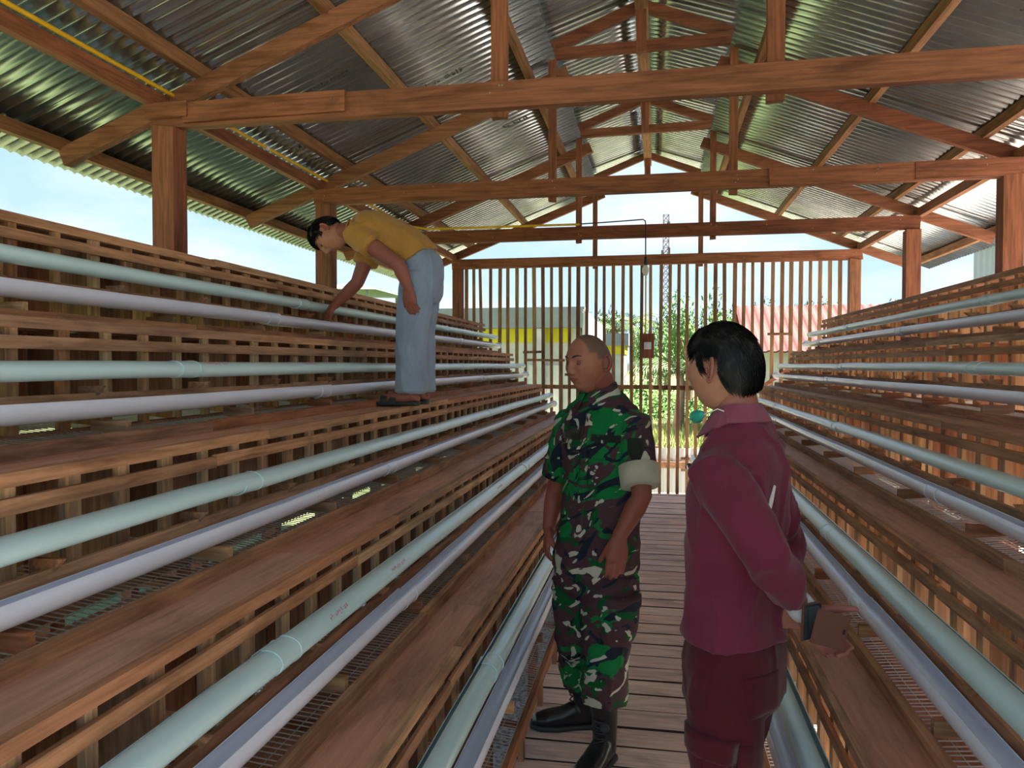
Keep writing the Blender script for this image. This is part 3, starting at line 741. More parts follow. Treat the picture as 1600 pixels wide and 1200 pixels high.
def camo_mat():
    m, nt, bs = newmat('camouflage_cloth', .85, 0, (.02, .2, .05), .2)
    g = N(nt, 'ShaderNodeNewGeometry')
    base = mapping(nt, g.outputs['Position'], (1, 1, 1), rot=(.35, .5, 0))
    p = mapping(nt, base, (3.2, 3.2, 4.8))
    n1 = noise_tex(nt, p, 1.0, 3, .5, 1.6); n2 = noise_tex(nt, mapping(nt, base, (4, 4, 6.5), (3, 1, 7)), 1.0, 3, .5, 2.2)
    n3 = noise_tex(nt, mapping(nt, base, (5.6, 5.6, 10.5), (9, 4, 2), (0, .5, .3)), 1.0, 2, .4, 2.6)
    n4 = noise_tex(nt, mapping(nt, base, (4.5, 4.5, 10), (1, 14, 5), (.3, -.4, 0)), 1.0, 2, .4, 2.0)
    def step(v, t): return ramp(nt, v, [(t-.004, (0, 0, 0)), (t+.004, (1, 1, 1))])
    c = mix(nt, step(n1, .485), (.004, .150, .040), (.060, .030, .040))
    c = mix(nt, step(n4, .60), c, (.010, .016, .030))
    c = mix(nt, step(n2, .60), c, (.003, .075, .022))
    c = mix(nt, step(n3, .62), c, (.42, .42, .37))
    L(nt, c, bs.inputs['Base Color']); bump(nt, bs, noise_tex(nt, g.outputs['Position'], 400, 2), .15, .001); return m
camo = camo_mat()
maroon = cloth_mat('maroon_shirt_cloth', (.145, .019, .050)); maroon_c = cloth_mat('maroon_collar_cloth', (.25, .065, .11)); maroon_p = cloth_mat('dark_maroon_trouser_cloth', (.080, .008, .017))
mustard = cloth_mat('mustard_shirt_cloth', (.42, .215, .05)); denim = cloth_mat('grey_blue_trouser_cloth', (.25, .32, .43)); cuffm = cloth_mat('pale_cuff_cloth', (.40, .40, .33)); greyband = cloth_mat('grey_band_cloth', (.52, .54, .58))
whitec = cloth_mat('white_piping_cloth', (.80, .80, .80)); patchm = cloth_mat('dark_patch_cloth', (.014, .018, .016)); maskm = cloth_mat('green_mask_cloth', (.02, .42, .32)); leather = newmat('black_boot_leather', .28, 0, (.012, .013, .016))[0]
brownl = cloth_mat('brown_leather', (.13, .048, .034), .5); glassm = newmat('phone_glass', .1, 0, (.02, .03, .045))[0]; rubber = newmat('black_rubber', .6, 0, (.025, .027, .03))[0]
hairm = newmat('black_hair', .45, 0, (.006, .006, .007), .3)[0]; stubble = newmat('shaved_hair', .8, 0, (.095, .062, .045))[0]; browm = newmat('eyebrow_hair', .7, 0, (.03, .018, .013))[0]
eyew = newmat('eye_white', .25, 0, (.70, .68, .64))[0]; eyed = newmat('eye_iris', .2, 0, (.02, .012, .01))[0]
skinA = skin_mat('skin_brown', (.285, .110, .068), (.36, .150, .095)); skinB = skin_mat('skin_tan', (.42, .20, .135), (.50, .25, .17)); skinC = skin_mat('skin_warm_brown', (.38, .165, .10), (.46, .21, .135))
lipA = newmat('lips', .5, 0, (.26, .10, .08))[0]; nailm = newmat('fingernail', .4, 0, (.55, .33, .27))[0]

def loft(bm, rings, n=32, ex=2.3):
    """rings: (centre, side dir, forward dir, half width, half depth)"""
    rows = []
    for c, s, f, a, b in rings:
        c, s, f = Vector(c), Vector(s).normalized(), Vector(f).normalized(); row = []
        for k in range(n):
            t = 2*math.pi*k/n; ct, st = math.cos(t), math.sin(t)
            row.append(bm.verts.new(c+s*a*math.copysign(abs(ct)**(2/ex), ct)+f*b*math.copysign(abs(st)**(2/ex), st)))
        rows.append(row)
    for a, b in zip(rows, rows[1:]):
        for k in range(n): bm.faces.new((a[k], a[(k+1) % n], b[(k+1) % n], b[k]))
    bm.faces.new(rows[0][::-1]); bm.faces.new(rows[-1])
def interp(rings, m=4):
    out = []
    for a, b in zip(rings, rings[1:]):
        for k in range(m):
            f = k/m; f2 = f
            out.append(tuple([Vector(a[i]).lerp(Vector(b[i]), f2) for i in range(3)]+[a[j]+(b[j]-a[j])*(f*f*(3-2*f)) for j in (3, 4)]))
    out.append(rings[-1]); return out
def solid(bm, name, voxel, smooth_it, mat, parent, folds=None, extra=None):
    """fuse overlapping closed shapes into one continuous skin; push folds along the normals"""
    bmesh.ops.recalc_face_normals(bm, faces=bm.faces[:])
    me = bpy.data.meshes.new(name); bm.to_mesh(me); bm.free()
    tmp = bpy.data.objects.new('tmp', me); COL.objects.link(tmp)
    r = tmp.modifiers.new('r', 'REMESH'); r.mode = 'VOXEL'; r.voxel_size = voxel
    if smooth_it: q = tmp.modifiers.new('s', 'SMOOTH'); q.iterations = smooth_it; q.factor = .5
    dg = bpy.context.evaluated_depsgraph_get(); dg.update()
    out = bpy.data.meshes.new_from_object(tmp.evaluated_get(dg)); bpy.data.objects.remove(tmp)
    if folds:
        nr = [v.normal.copy() for v in out.vertices]
        for v, nn_ in zip(out.vertices, nr): v.co += nn_*folds(v.co)
    if extra:
        b2 = bmesh.new(); b2.from_mesh(out); extra(b2); b2.to_mesh(out); b2.free()
    for p in out.polygons: p.use_smooth = True
    out.name = name
    return link(name, out, mat, parent)
def fold(amp, sc, off=0, ax=(1, 1, 1)):
    def f(p):
        q = Vector((p.x*ax[0], p.y*ax[1], p.z*ax[2]))*sc+Vector((off, off*2, off*3))
        w = noise.noise(q*.6)*1.3; v = noise.noise(q+Vector((w, w, w))); r = 1-abs(v)*2.4
        return amp*(max(r, 0)**2-.35)+amp*.4*noise.noise(q*2.3)
    return f

# ---- head -----------------------------------------------------
def sm(x, a, b):
    t = min(1, max(0, (x-a)/(b-a))); return t*t*(3-2*t)
def ga(x, s): return math.exp(-(x/s)**2)
def head_pt(d, P):
    x, y, z = d
    if y > 0:
        h = math.hypot(x, y)
        if h > 1e-6:
            e = 2.35; k = (abs(x)**e+abs(y)**e)**(1/e)/h; x, y = x/k, y/k
    wy = .090 if y > 0 else .103
    px, py, pz = x*.0755, y*wy, z*(.112 if z > 0 else .118)
    px *= 1+.06*max(0, -d[1])*(1 if z > -.2 else .3)
    t = max(0, -z)
    px *= 1-P.get('jaw', .30)*t**1.7
    if y < 0: py *= 1-.55*sm(t, .25, .95)
    else: py *= 1-.04*t; py += .006*sm(t, .5, 1.0)
    if z > 0 and y > 0: py *= 1-.04*z
    fr = sm(d[1], .15, .55)
    if fr > 0:
        a = 0
        rise = sm(pz, .028, -.020)*sm(pz, -.040, -.031)
        a += (.004+.0195*P.get('nose', 1)*rise)*ga(px, .0105+.004*rise)*sm(pz, .040, .020)*sm(pz, -.042, -.032)
        a += .0095*(ga(px-.0135, .0075)+ga(px+.0135, .0075))*ga(pz+.029, .008)
        a -= .0105*(ga(px-.031, .017)+ga(px+.031, .017))*ga(pz-.010, .0125)
        a += .0055*(ga(px-.028, .024)+ga(px+.028, .024))*ga(pz-.031, .0085)
        a += .0045*(ga(px-.046, .018)+ga(px+.046, .018))*ga(pz+.016, .017)
        a += .0075*ga(px, .030)*ga(pz+.056, .020)
        a += .0050*ga(px, .020)*ga(pz+.0505, .0048)+.0058*ga(px, .017)*ga(pz+.0615, .0052)
        a -= .0045*ga(px, .023)*ga(pz+.0560, .0022)
        a -= .0040*ga(px, .020)*ga(pz+.0735, .006)
        a += .0085*ga(px, .022)*ga(pz+.094, .016)
        py += a*fr
    return Vector((px, py, pz))
_ICO = {}
def ico(sub):
    if sub not in _ICO:
        b = bmesh.new(); bmesh.ops.create_icosphere(b, subdivisions=sub, radius=1); _ICO[sub] = ([v.co.normalized() for v in b.verts], [[v.index for v in f.verts] for f in b.faces]); b.free()
    return _ICO[sub]
def ray_head(px, pz, P):
    """surface point of the face at given local x,z"""
    lo = Vector((px/.0755, .8, pz/.115))
    d = lo.normalized()
    for _ in range(12):
        q = head_pt(d, P); d = Vector((d.x+(px-q.x)/.09, d.y, d.z+(pz-q.z)/.13)).normalized()
    return head_pt(d, P)
def add_head(bm, M, P):
    ly = bm.verts.layers.float_color.new('tint')
    vs, fs = ico(6); idx = [bm.verts.new(M @ head_pt(d, P)) for d in vs]
    for v, d in zip(idx, vs):
        q = head_pt(d, P); st = 0; lp = 0
        if P.get('scalp'): st = P['scalp'](d)
        if d.y > .3:
            lp = ga(q.z+.0505+.0035*(q.x/.022)**2, .0030)*sm(.026-abs(q.x), 0, .006)+ga(q.z+.0612-.0042*(q.x/.02)**2, .0038)*sm(.023-abs(q.x), 0, .006)
            st += P.get('stache', 0)*ga(q.z+.0445, .0035)*sm(.032-abs(q.x), 0, .012)
        v[ly] = (min(1, st), min(1, lp), 0, 1)
    for f in fs: bm.faces.new([idx[k] for k in f])
    for _ in range(2): bmesh.ops.smooth_vert(bm, verts=idx, factor=.5, use_axis_x=True, use_axis_y=True, use_axis_z=True)
    for s in (-1, 1):   # ears
        c = Vector((s*.0765, -.012, -.004)); out = Vector((s*.62, -.78, 0)).normalized(); upv = Vector((0, -.15, 1)).normalized()
        pts = []
        for k in range(15):
            a = math.radians(-118+k*20.0); pts.append(M @ (c+out*(.013+.0150*math.cos(a))+upv*(.029*math.sin(a))))
        tube(bm, pts, [.0032+.0010*math.sin(k/14*math.pi) for k in range(15)], 8)
        pts2 = [M @ (c+out*(.016+.009*math.cos(math.radians(-95+k*24)))+upv*(.019*math.sin(math.radians(-95+k*24))+.002)+Vector((s*.002, 0, 0))) for k in range(9)]
        tube(bm, pts2, .0028, 8)
        r = bmesh.ops.create_uvsphere(bm, u_segments=14, v_segments=10, radius=1)
        R3 = Matrix((out, upv, out.cross(upv))).transposed()
        for v in r['verts']: v.co = M @ (c+out*.012+R3 @ Vector((v.co.x*.015, v.co.y*.026, v.co.z*.0035))+Vector((-s*.0045, 0, 0)))
        r = bmesh.ops.create_uvsphere(bm, u_segments=10, v_segments=8, radius=1)
        for v in r['verts']: v.co = M @ (c+out*.008+upv*-.029+Vector((v.co.x*.006, v.co.y*.007, v.co.z*.009)))
        # tragus
        r = bmesh.ops.create_uvsphere(bm, u_segments=8, v_segments=6, radius=1)
        for v in r['verts']: v.co = M @ (c+Vector((s*.002, .006, -.004))+Vector((v.co.x*.005, v.co.y*.004, v.co.z*.008)))
        # upper eyelid
        e = ray_head(s*.031, .0095, P)+Vector((0, -.0086, 0)); rr = .0148
        r = bmesh.ops.create_uvsphere(bm, u_segments=20, v_segments=14, radius=rr)
        cut = P.get('lid', .0)
        dele = [v for v in r['verts'] if v.co.z < cut*rr or v.co.y < -.004]
        for v in r['verts']: v.co = M @ (v.co+e)
        bmesh.ops.delete(bm, geom=dele, context='VERTS')
        r = bmesh.ops.create_uvsphere(bm, u_segments=20, v_segments=14, radius=rr*.99)
        dele = [v for v in r['verts'] if v.co.z > -.42*rr or v.co.y < -.004]
        for v in r['verts']: v.co = M @ (v.co+e)
        bmesh.ops.delete(bm, geom=dele, context='VERTS')
def face_parts(root, M, P, lips, brow=True):
    for s in (-1, 1):
        e = ray_head(s*.031, .0095, P)+Vector((0, -.0086, 0)); bm = bmesh.new(); bmesh.ops.create_uvsphere(bm, u_segments=20, v_segments=14, radius=.0132)
        for v in bm.verts: v.co = M @ (v.co+e)
        ey = link('eye', mesh_of(bm, 'eye', True), eyew, root)
        bm = bmesh.new(); bmesh.ops.create_uvsphere(bm, u_segments=16, v_segments=10, radius=.0062)
        g = Vector((0, math.cos(P.get('gaze', -.3)), math.sin(P.get('gaze', -.3))))
        for v in bm.verts: v.co = M @ (Vector((v.co.x, v.co.y*.35, v.co.z))+e+g*.0128)
        link('iris', mesh_of(bm, 'iris', True), eyed, root)
        if brow:
            bm = bmesh.new(); pts = []
            for k in range(7):
                x = s*(.013+.036*k/6); z = .030+.006*math.sin(k/6*math.pi*.85); pts.append(M @ (ray_head(x, z, P)+Vector((0, -.0012, 0))))
            tube(bm, pts, [.0022, .0036, .0040, .0038, .0033, .0025, .0012], 8); link('eyebrow', mesh_of(bm, 'brow', True), browm, root)
        bm = bmesh.new(); cut = P.get('lid', 0)
        pts = []
        for k in range(9):
            a = math.radians(-62+k*15.5); rr = .0150; zc = cut*rr; rh = math.sqrt(max(rr*rr-zc*zc, 1e-8)); pts.append(M @ (e+Vector((rh*math.sin(a), rh*math.cos(a), zc-abs(math.sin(a))*.001))))
        tube(bm, pts, [.0006, .0013, .0016, .0017, .0017, .0017, .0016, .0013, .0006], 6); link('eyelash', mesh_of(bm, 'lash', True), hairm, root)
def hair_cap(root, M, P, region, thick, mat, name='hair', strands=0, seed=1, comb=None, slen=.03):
    vs, fs = ico(6); rn = random.Random(seed); ok = {}
    bm = bmesh.new()
    for i, d in enumerate(vs):
        w = region(d)
        if w > 0:
            p = head_pt(d, P); n = Vector((p.x/.076**2, p.y/.1**2, p.z/.115**2)).normalized()
            th = thick*min(1, w)
            if strands: th *= 1+.25*noise.noise(d*4)+.10*noise.noise(Vector((d.x*20, d.y*5, d.z*5)))
            ok[i] = bm.verts.new(M @ (p+n*(th-.0008)))
    for f in fs:
        if all(k in ok for k in f): bm.faces.new([ok[k] for k in f])
    h = link(name, mesh_of(bm, name, True), mat, root)
    if strands:
        bm = bmesh.new()
        cand = [d for d in vs if region(d) > .12]
        for k in range(strands):
            d = rn.choice(cand); p = head_pt(d, P); n = Vector((p.x/.076**2, p.y/.1**2, p.z/.115**2)).normalized()
            c = comb(d); c = (c-n*c.dot(n)*.85).normalized(); th = thick*min(1, region(d))
            L_ = slen*rn.uniform(.6, 1.15); a = p+n*th*.9; b = a+c*L_*.5+n*.0012; e = a+c*L_+n*rn.uniform(-.006, -.001)
            sd = c.cross(n).normalized()*rn.uniform(.0006, .0012)
            v = [bm.verts.new(M @ q) for q in (a-sd, a+sd, b+sd*.8, e, b-sd*.8)]
            bm.faces.new(v)
        st = link('hair_strands', mesh_of(bm, 'strands', True), mat, h); st['kind'] = 'stuff'
    return h
# ---- hands ----------------------------------------------------
def hand(bm, w, d, n, t, curl, size=1.0, spread=.0, thumb=(.75, .62, .25), thumbcurl=.25):
    """w wrist, d finger direction, n palm normal, t thumb side; curl = 4 curls (radians per joint)"""
    w, d, n, t = Vector(w), Vector(d).normalized(), Vector(n), Vector(t)
    n = (n-d*n.dot(d)).normalized(); t0 = d.cross(n); t = t0 if t0.dot(t) > 0 else -t0
    k = size
    loft(bm, interp([(w-d*.02*k, t, n, .026*k, .020*k), (w+d*.012*k, t, n, .029*k, .018*k), (w+d*.045*k, t, n, .039*k, .0165*k), (w+d*.080*k, t, n, .041*k, .0145*k), (w+d*.096*k, t, n, .037*k, .0105*k)], 2), 20, 2.4)
    tips = []
    for (off, ln, r), cu in zip(((.0305, .074, .0088), (.0105, .082, .0092), (-.0100, .076, .0088), (-.0295, .060, .0078)), curl):
        p = w+d*(.086*k)+t*off*k; ang = cu*.55; dd = (d+t*off*spread*10).normalized(); pts = [p-dd*.02*k, p]; rad = [r*k*1.05, r*k*1.08]
        for sg, fr in enumerate((.46, .30, .24)):
            v = dd*math.cos(ang)+n*math.sin(ang); p = p+v*ln*fr*k*1.0; pts.append(p); rad.append(r*k*(1.0, .92, .80)[sg]); ang += cu
        tube(bm, pts, rad, 12); tips.append((p, v, n))
    p = w+d*.022*k+t*.024*k; v = (d*thumb[0]+t*thumb[1]+n*thumb[2]).normalized(); pts = [p-v*.012*k, p]; rad = [.0125*k, .0135*k]
    for sg, ln in enumerate((.040, .030, .026)):
        p = p+v*ln*k; pts.append(p); rad.append((.0118, .0108, .0088)[sg]*k); v = (v+n*thumbcurl*.6+d*thumbcurl*.5).normalized()
    tube(bm, pts, rad, 12)
    return tips
def frame(face, up):
    """head matrix: local y looks along face, local z = up"""
    y = Vector(face).normalized(); z = Vector(up); z = (z-y*z.dot(y)).normalized(); x = y.cross(z)
    return Matrix(((x.x, y.x, z.x), (x.y, y.y, z.y), (x.z, y.z, z.z))).to_4x4()
def polystrip(pts, w_dir, w, th, mat, name, parent):
    """flat cloth strip following pts"""
    bm = bmesh.new(); rows = []
    for i, p in enumerate(pts):
        p = Vector(p); d = (Vector(pts[min(i+1, len(pts)-1)])-Vector(pts[max(i-1, 0)])).normalized()
        ww = (w_dir[i] if isinstance(w_dir, list) else Vector(w_dir)); ww = (ww-d*ww.dot(d)).normalized(); nn_ = ww.cross(d)
        wi = w[i] if hasattr(w, '__len__') else w
        rows.append([bm.verts.new(p+ww*a*wi/2+nn_*b*th/2) for a, b in ((-1, -1), (1, -1), (1, 1), (-1, 1))])
    for a, b in zip(rows, rows[1:]):
        for k in range(4): bm.faces.new((a[k], a[(k+1) % 4], b[(k+1) % 4], b[k]))
    bm.faces.new(rows[0]); bm.faces.new(rows[-1])
    return link(name, mesh_of(bm, name), mat, parent)
def hug(target_obj, pts, n_dir):
    """drop points on a garment surface along -n_dir"""
    me = target_obj.data; base = Vector(target_obj.matrix_basis.translation)+LOCB(target_obj)
    from mathutils.bvhtree import BVHTree
    key = target_obj.name
    if key not in _BVH: _BVH[key] = BVHTree.FromPolygons([v.co.copy() for v in me.vertices], [p.vertices[:] for p in me.polygons])
    out = []
    nd = Vector(n_dir).normalized()
    for p in pts:
        h = _BVH[key].ray_cast(Vector(p)+nd*.5, -nd)
        if h[0] is None:
            h = _BVH[key].find_nearest(Vector(p))
        out.append((h[0], h[1]))
    return out
def LOCB(o): return Vector((0, 0, 0))
_BVH = {}
def patch(target, c, u, v, nd, w, h, mat, name, parent, th=.0025, nu=10, nv=8, shape=None):
    """cloth patch w x h (along u,v) laid on the garment, offset by th"""
    u, v, nd = Vector(u).normalized(), Vector(v).normalized(), Vector(nd).normalized(); bm = bmesh.new(); G = []
    for i in range(nu+1):
        row = []
        for j in range(nv+1):
            a, b = (i/nu-.5)*w, (j/nv-.5)*h
            if shape: a *= shape(j/nv)
            hit = hug(target, [Vector(c)+u*a+v*b], nd)[0]; row.append((hit[0], hit[1]))
        G.append(row)
    nn_ = nd
    top = [[bm.verts.new(p+nn_*(th if 0 < i < nu and 0 < j < nv else th*.6)) for j, (p, q) in enumerate(r)] for i, r in enumerate(G)]
    bot = [[bm.verts.new(p-nn_*.002) for p, q in r] for r in G]
    for i in range(nu):
        for j in range(nv):
            bm.faces.new((top[i][j], top[i+1][j], top[i+1][j+1], top[i][j+1]))
    for i in range(nu):
        bm.faces.new((top[i][0], top[i+1][0], bot[i+1][0], bot[i][0])); bm.faces.new((top[i][nv], top[i+1][nv], bot[i+1][nv], bot[i][nv]))
    for j in range(nv):
        bm.faces.new((top[0][j], top[0][j+1], bot[0][j+1], bot[0][j])); bm.faces.new((top[nu][j], top[nu][j+1], bot[nu][j+1], bot[nu][j]))
    return link(name, mesh_of(bm, name, True), mat, parent)
def pt(x, y, Y): return at(x, y, Y)

# ============ soldier in camouflage
def soldier():
    face = Vector((-.69, -.70, -.12)); F_ = Vector((-.62, -.78, 0)).normalized(); S_ = Vector((-F_.y, F_.x, 0))   # S_: his left
    if S_.y > 0: S_ = -S_
    # his left side is toward the camera/right of the picture
    S_ = Vector((.78, -.62, 0)).normalized()
    root = thing('person', (-.28, 3.06, 0), 'shaven-headed man in green camouflage uniform and black boots standing on the walkway', 'person')
    hc = pt(919, 567, 3.03)
    M = Matrix.Translation(hc) @ frame(face, (-.05, -.02, 1)) @ Matrix.Scale(1.0, 4)
    P = {'jaw': .25, 'lid': -.34, 'gaze': -.9, 'nose': .62, 
         'scalp': lambda d: sm(.50-d.y, 0, .10)*sm(d.z-(.05 if d.y > -.1 else .05-.55*(-d.y-.1)), 0, .12)*.8*(1-(sm(d.y, .05, .2)*sm(.42-d.z, 0, .1)))}
    nk = pt(940, 614, 3.08)                       # neck base
    pel = Vector((pt(930, 880, 3.05))); chest = pt(944, 722, 3.05)
    shL, shR = nk+S_*.165+Vector((0, 0, -.12)), nk-S_*.165+Vector((0, 0, -.12))
    elL, wrL = pt(1003, 775, 2.86), pt(968, 838, 2.80)
    elR, wrR = pt(868, 765, 3.24), pt(857, 825, 3.16)
    hipL, hipR = pel+S_*.09+Vector((0, 0, -.02)), pel-S_*.09+Vector((0, 0, -.02))
    knL, anL = pt(946, 1010, 2.96), pt(944, 1112, 2.98)
    knR, anR = pt(903, 1000, 3.12), pt(912, 1080, 3.27)
    anL.z = max(anL.z, .1); 
    bm = bmesh.new()
    tube(bm, [hc+Vector((.02, .01, -.05)), hc.lerp(nk, .6)+Vector((.01, 0, 0)), nk, nk.lerp(chest, .2)], [.060, .060, .064, .08], 20)
    loft(bm, interp([(nk+Vector((0, 0, -.01)), S_, F_, .07, .06), (nk+Vector((0, 0, -.06)), S_, F_, .11, .06), (nk+Vector((0, 0, -.12)), S_, F_, .15, .08), (chest, S_, F_, .155, .10), (chest.lerp(pel, .5), S_, F_, .135, .10), (pel, S_, F_, .145, .105), (pel-Vector((0, 0, .06)), S_, F_, .13, .10)]), 32)
    for sh, el, wr in ((shL, elL, wrL), (shR, elR, wrR)):
        tube(bm, [sh, sh.lerp(el, .5), el, el.lerp(wr, .3), el.lerp(wr, .7), wr], [.052, .046, .038, .040, .032, .026], 16)
    handL = hand(bm, wrL, (pt(962, 888, 2.79)-wrL), (-.2, .95, 0), (-.9, 0, -.2), (.25, .22, .25, .3), .98, .02, (.8, .35, .25))
    handR = hand(bm, wrR, (pt(852, 872, 3.10)-wrR), (.9, .3, 0), (.2, -.9, 0), (.45, .5, .55, .6), .95, .0, (.85, .3, .3))
    for hp, kn, an in ((hipL, knL, anL), (hipR, knR, anR)):
        tube(bm, [hp, hp.lerp(kn, .5), kn, kn.lerp(an, .35), an], [.065, .068, .052, .05, .038], 16)
    def addh(b): add_head(b, M, P)
    solid(bm, 'body', .0055, 2, skinA, root, None, addh)
    face_parts(root, M, P, lipA)
    # shirt
    bm = bmesh.new()
    hem = pel+Vector((0, 0, .015))
    loft(bm, interp([(nk+Vector((0, 0, .012))-F_*.01, S_, F_, .074, .068), (nk+Vector((0, 0, -.030)), S_, F_, .120, .080), (nk+Vector((0, 0, -.060)), S_, F_, .165, .090), (nk+Vector((0, 0, -.11)), S_, F_, .190, .108), (chest+Vector((0, 0, .02)), S_, F_, .188, .124), (chest-Vector((0, 0, .10)), S_, F_, .182, .128), (chest.lerp(pel, .6), S_, F_, .172, .128), (hem, S_, F_, .185, .138), (hem-Vector((0, 0, .03)), S_, F_, .186, .14)]), 40)
    cuL = shL.lerp(elL, .86); cuR = shR.lerp(elR, .80)
    for sh, cu in ((shL, cuL), (shR, cuR)):
        tube(bm, [sh.lerp(nk, .35)+Vector((0, 0, -.02)), sh, sh.lerp(cu, .3), sh.lerp(cu, .7), cu], [.05, .072, .074, .072, .068], 20, False)
    shirt = solid(bm, 'camouflage_shirt', .007, 3, camo, root, fold(.0065, 9, 3, (1, 1, .8)))
    for sh, cu, nm in ((shL, cuL, 1), (shR, cuR, 0)):
        d = (cu-sh).normalized(); tb = bmesh.new(); tube(tb, [cu-d*.080, cu-d*.076, cu-d*.04, cu+d*.002, cu+d*.006], [.060, .0775, .0755, .0735, .058], 28, False)
        tag(link('rolled_cuff', mesh_of(tb, 'cuff', True), cuffm if nm else camo, root), 'pale grey green rolled sleeve cuff' if nm else 'camouflage rolled sleeve cuff')
    # collar: a folded band open at the front
    for s in (-1, 1):
        pts, wd = [], []
        for k in range(9):
            a = math.radians(90*s-s*90+s*(8+k*20)); a = s*math.radians(12+k*20)
            dirv = F_*math.cos(a)+S_*math.sin(a)
            pts.append(nk+dirv*(.079+.020*math.cos(a))+Vector((0, 0, .016-.045*max(0, math.cos(a)))))
            wd.append(Vector((0, 0, 1))-dirv*.45)
        polystrip(pts, wd, [.066, .078, .072, .062, .062, .062, .062, .062, .062], .006, camo, 'collar', root)
    # placket, pocket, flaps, tapes, patch
    patch(shirt, chest+F_*.1-Vector((0, 0, .05)), S_, (0, 0, 1), F_, .035, .50, camo, 'button_placket', root, .004, 4, 26)
    patch(shirt, chest+S_*.09+F_*.1-Vector((0, 0, .01)), S_, (0, 0, 1), F_, .125, .13, camo, 'chest_pocket', root, .007)
    patch(shirt, chest+S_*.09+F_*.1+Vector((0, 0, .050)), S_, (0, 0, 1), F_, .135, .050, camo, 'pocket_flap', root, .011)
    patch(shirt, chest-S_*.09+F_*.1-Vector((0, 0, .01)), S_, (0, 0, 1), F_, .115, .13, camo, 'chest_pocket', root, .007)
    patch(shirt, chest-S_*.09+F_*.1+Vector((0, 0, .050)), S_, (0, 0, 1), F_, .125, .050, camo, 'pocket_flap', root, .011)
    tag(patch(shirt, chest+S_*.085+F_*.1+Vector((0, 0, .105)), S_, (0, 0, 1), F_, .13, .028, patchm, 'name_tape', root, .003, 8, 3), 'dark cloth name tape')
    tag(patch(shirt, chest-S_*.085+F_*.1+Vector((0, 0, .105)), S_, (0, 0, 1), F_, .11, .028, patchm, 'name_tape', root, .003, 8, 3), 'dark cloth name tape')
    am = shL.lerp(cuL, .36)
    tag(patch(shirt, am+Vector((0, -.06, 0)), (1, 0, 0), (0, 0, 1), (.05, -1, 0), .062, .078, patchm, 'shoulder_patch', root, .003, 8, 8, lambda f: .55+.45*min(1, f*2.2)), 'dark shield-shaped arm patch')
    # trousers with cargo pockets
    bm = bmesh.new()
    loft(bm, interp([(pel+Vector((0, 0, .06)), S_, F_, .160, .118), (pel-Vector((0, 0, .02)), S_, F_, .178, .132), (pel-Vector((0, 0, .10)), S_, F_, .175, .125), (pel-Vector((0, 0, .13)), S_, F_, .15, .10)]), 36)
    for hp, kn, an, r in ((hipL, knL, anL, 1), (hipR, knR, anR, 0)):
        lo = an+Vector((0, 0, .05)) if r else an+Vector((0, 0, .05))
        tube(bm, [hp, hp.lerp(kn, .3), hp.lerp(kn, .65), kn, kn.lerp(lo, .4), kn.lerp(lo, .75), lo, lo-Vector((0, 0, .01))], [.104, .110, .104, .093, .092, .094, .090, .070], 22, False)
    tr = solid(bm, 'camouflage_trousers', .007, 3, camo, root, fold(.008, 9, 8, (1, 1, .9)))
    side = (S_*.9+F_*.2).normalized(); cpos = hipL.lerp(knL, .50)+side*.09
    fv = (F_-side*F_.dot(side)).normalized()
    patch(tr, cpos-Vector((0, 0, .02)), fv, (0, 0, 1), side, .17, .16, camo, 'cargo_pocket', root, .020)
    patch(tr, cpos+Vector((0, 0, .05)), fv, (0, 0, 1), side, .18, .055, camo, 'cargo_flap', root, .026)
    # boots
    for an, fw, toe, nm in ((anL, Vector((-.35, -.94, 0)), .0, 'l'), (anR, Vector((-.95, -.25, 0)), 0, 'r')):
        fw = fw.normalized(); sd = Vector((-fw.y, fw.x, 0)); g = Vector((an.x, an.y, 0)); bm = bmesh.new()
        tube(bm, [an+Vector((0, 0, .09)), an+Vector((0, 0, .02)), Vector((an.x, an.y, .11))-fw*.005, Vector((an.x, an.y, .06))], [.056, .054, .047, .046], 20)
        loft(bm, interp([(g-fw*.055+Vector((0, 0, .055)), sd, (0, 0, 1), .025, .035), (g-fw*.03+Vector((0, 0, .062)), sd, (0, 0, 1), .040, .045), (g+fw*.04+Vector((0, 0, .066)), sd, (0, 0, 1), .044, .050), (g+fw*.10+Vector((0, 0, .052)), sd, (0, 0, 1), .049, .038), (g+fw*.16+Vector((0, 0, .046)), sd, (0, 0, 1), .050, .033), (g+fw*.205+Vector((0, 0, .042)), sd, (0, 0, 1), .036, .026), (g+fw*.222+Vector((0, 0, .038)), sd, (0, 0, 1), .016, .014)]), 24)
        b = solid(bm, 'boot', .005, 2, leather, root)
        bm = bmesh.new()
        loft(bm, interp([(g-fw*.066+Vector((0, 0, .014)), sd, (0, 0, 1), .022, .013), (g-fw*.045+Vector((0, 0, .014)), sd, (0, 0, 1), .040, .014), (g+fw*.03+Vector((0, 0, .014)), sd, (0, 0, 1), .041, .012), (g+fw*.12+Vector((0, 0, .014)), sd, (0, 0, 1), .052, .014), (g+fw*.19+Vector((0, 0, .015)), sd, (0, 0, 1), .045, .014), (g+fw*.232+Vector((0, 0, .018)), sd, (0, 0, 1), .018, .012)]), 24, 4)
        link('boot_sole', mesh_of(bm, 'sole', True), rubber, b)
        bm = bmesh.new()
        for q in range(5):
            z = .10+q*.022; c = Vector((an.x, an.y, z))+fw*(.050 if q else .062); tube(bm, [c-sd*.022, c+fw*.010, c+sd*.022], .0030, 6)
            if q < 4: tube(bm, [c-sd*.022, c+Vector((0, 0, .022))+sd*.022], .0022, 6)
        link('laces', mesh_of(bm, 'laces', True), rubber, b)
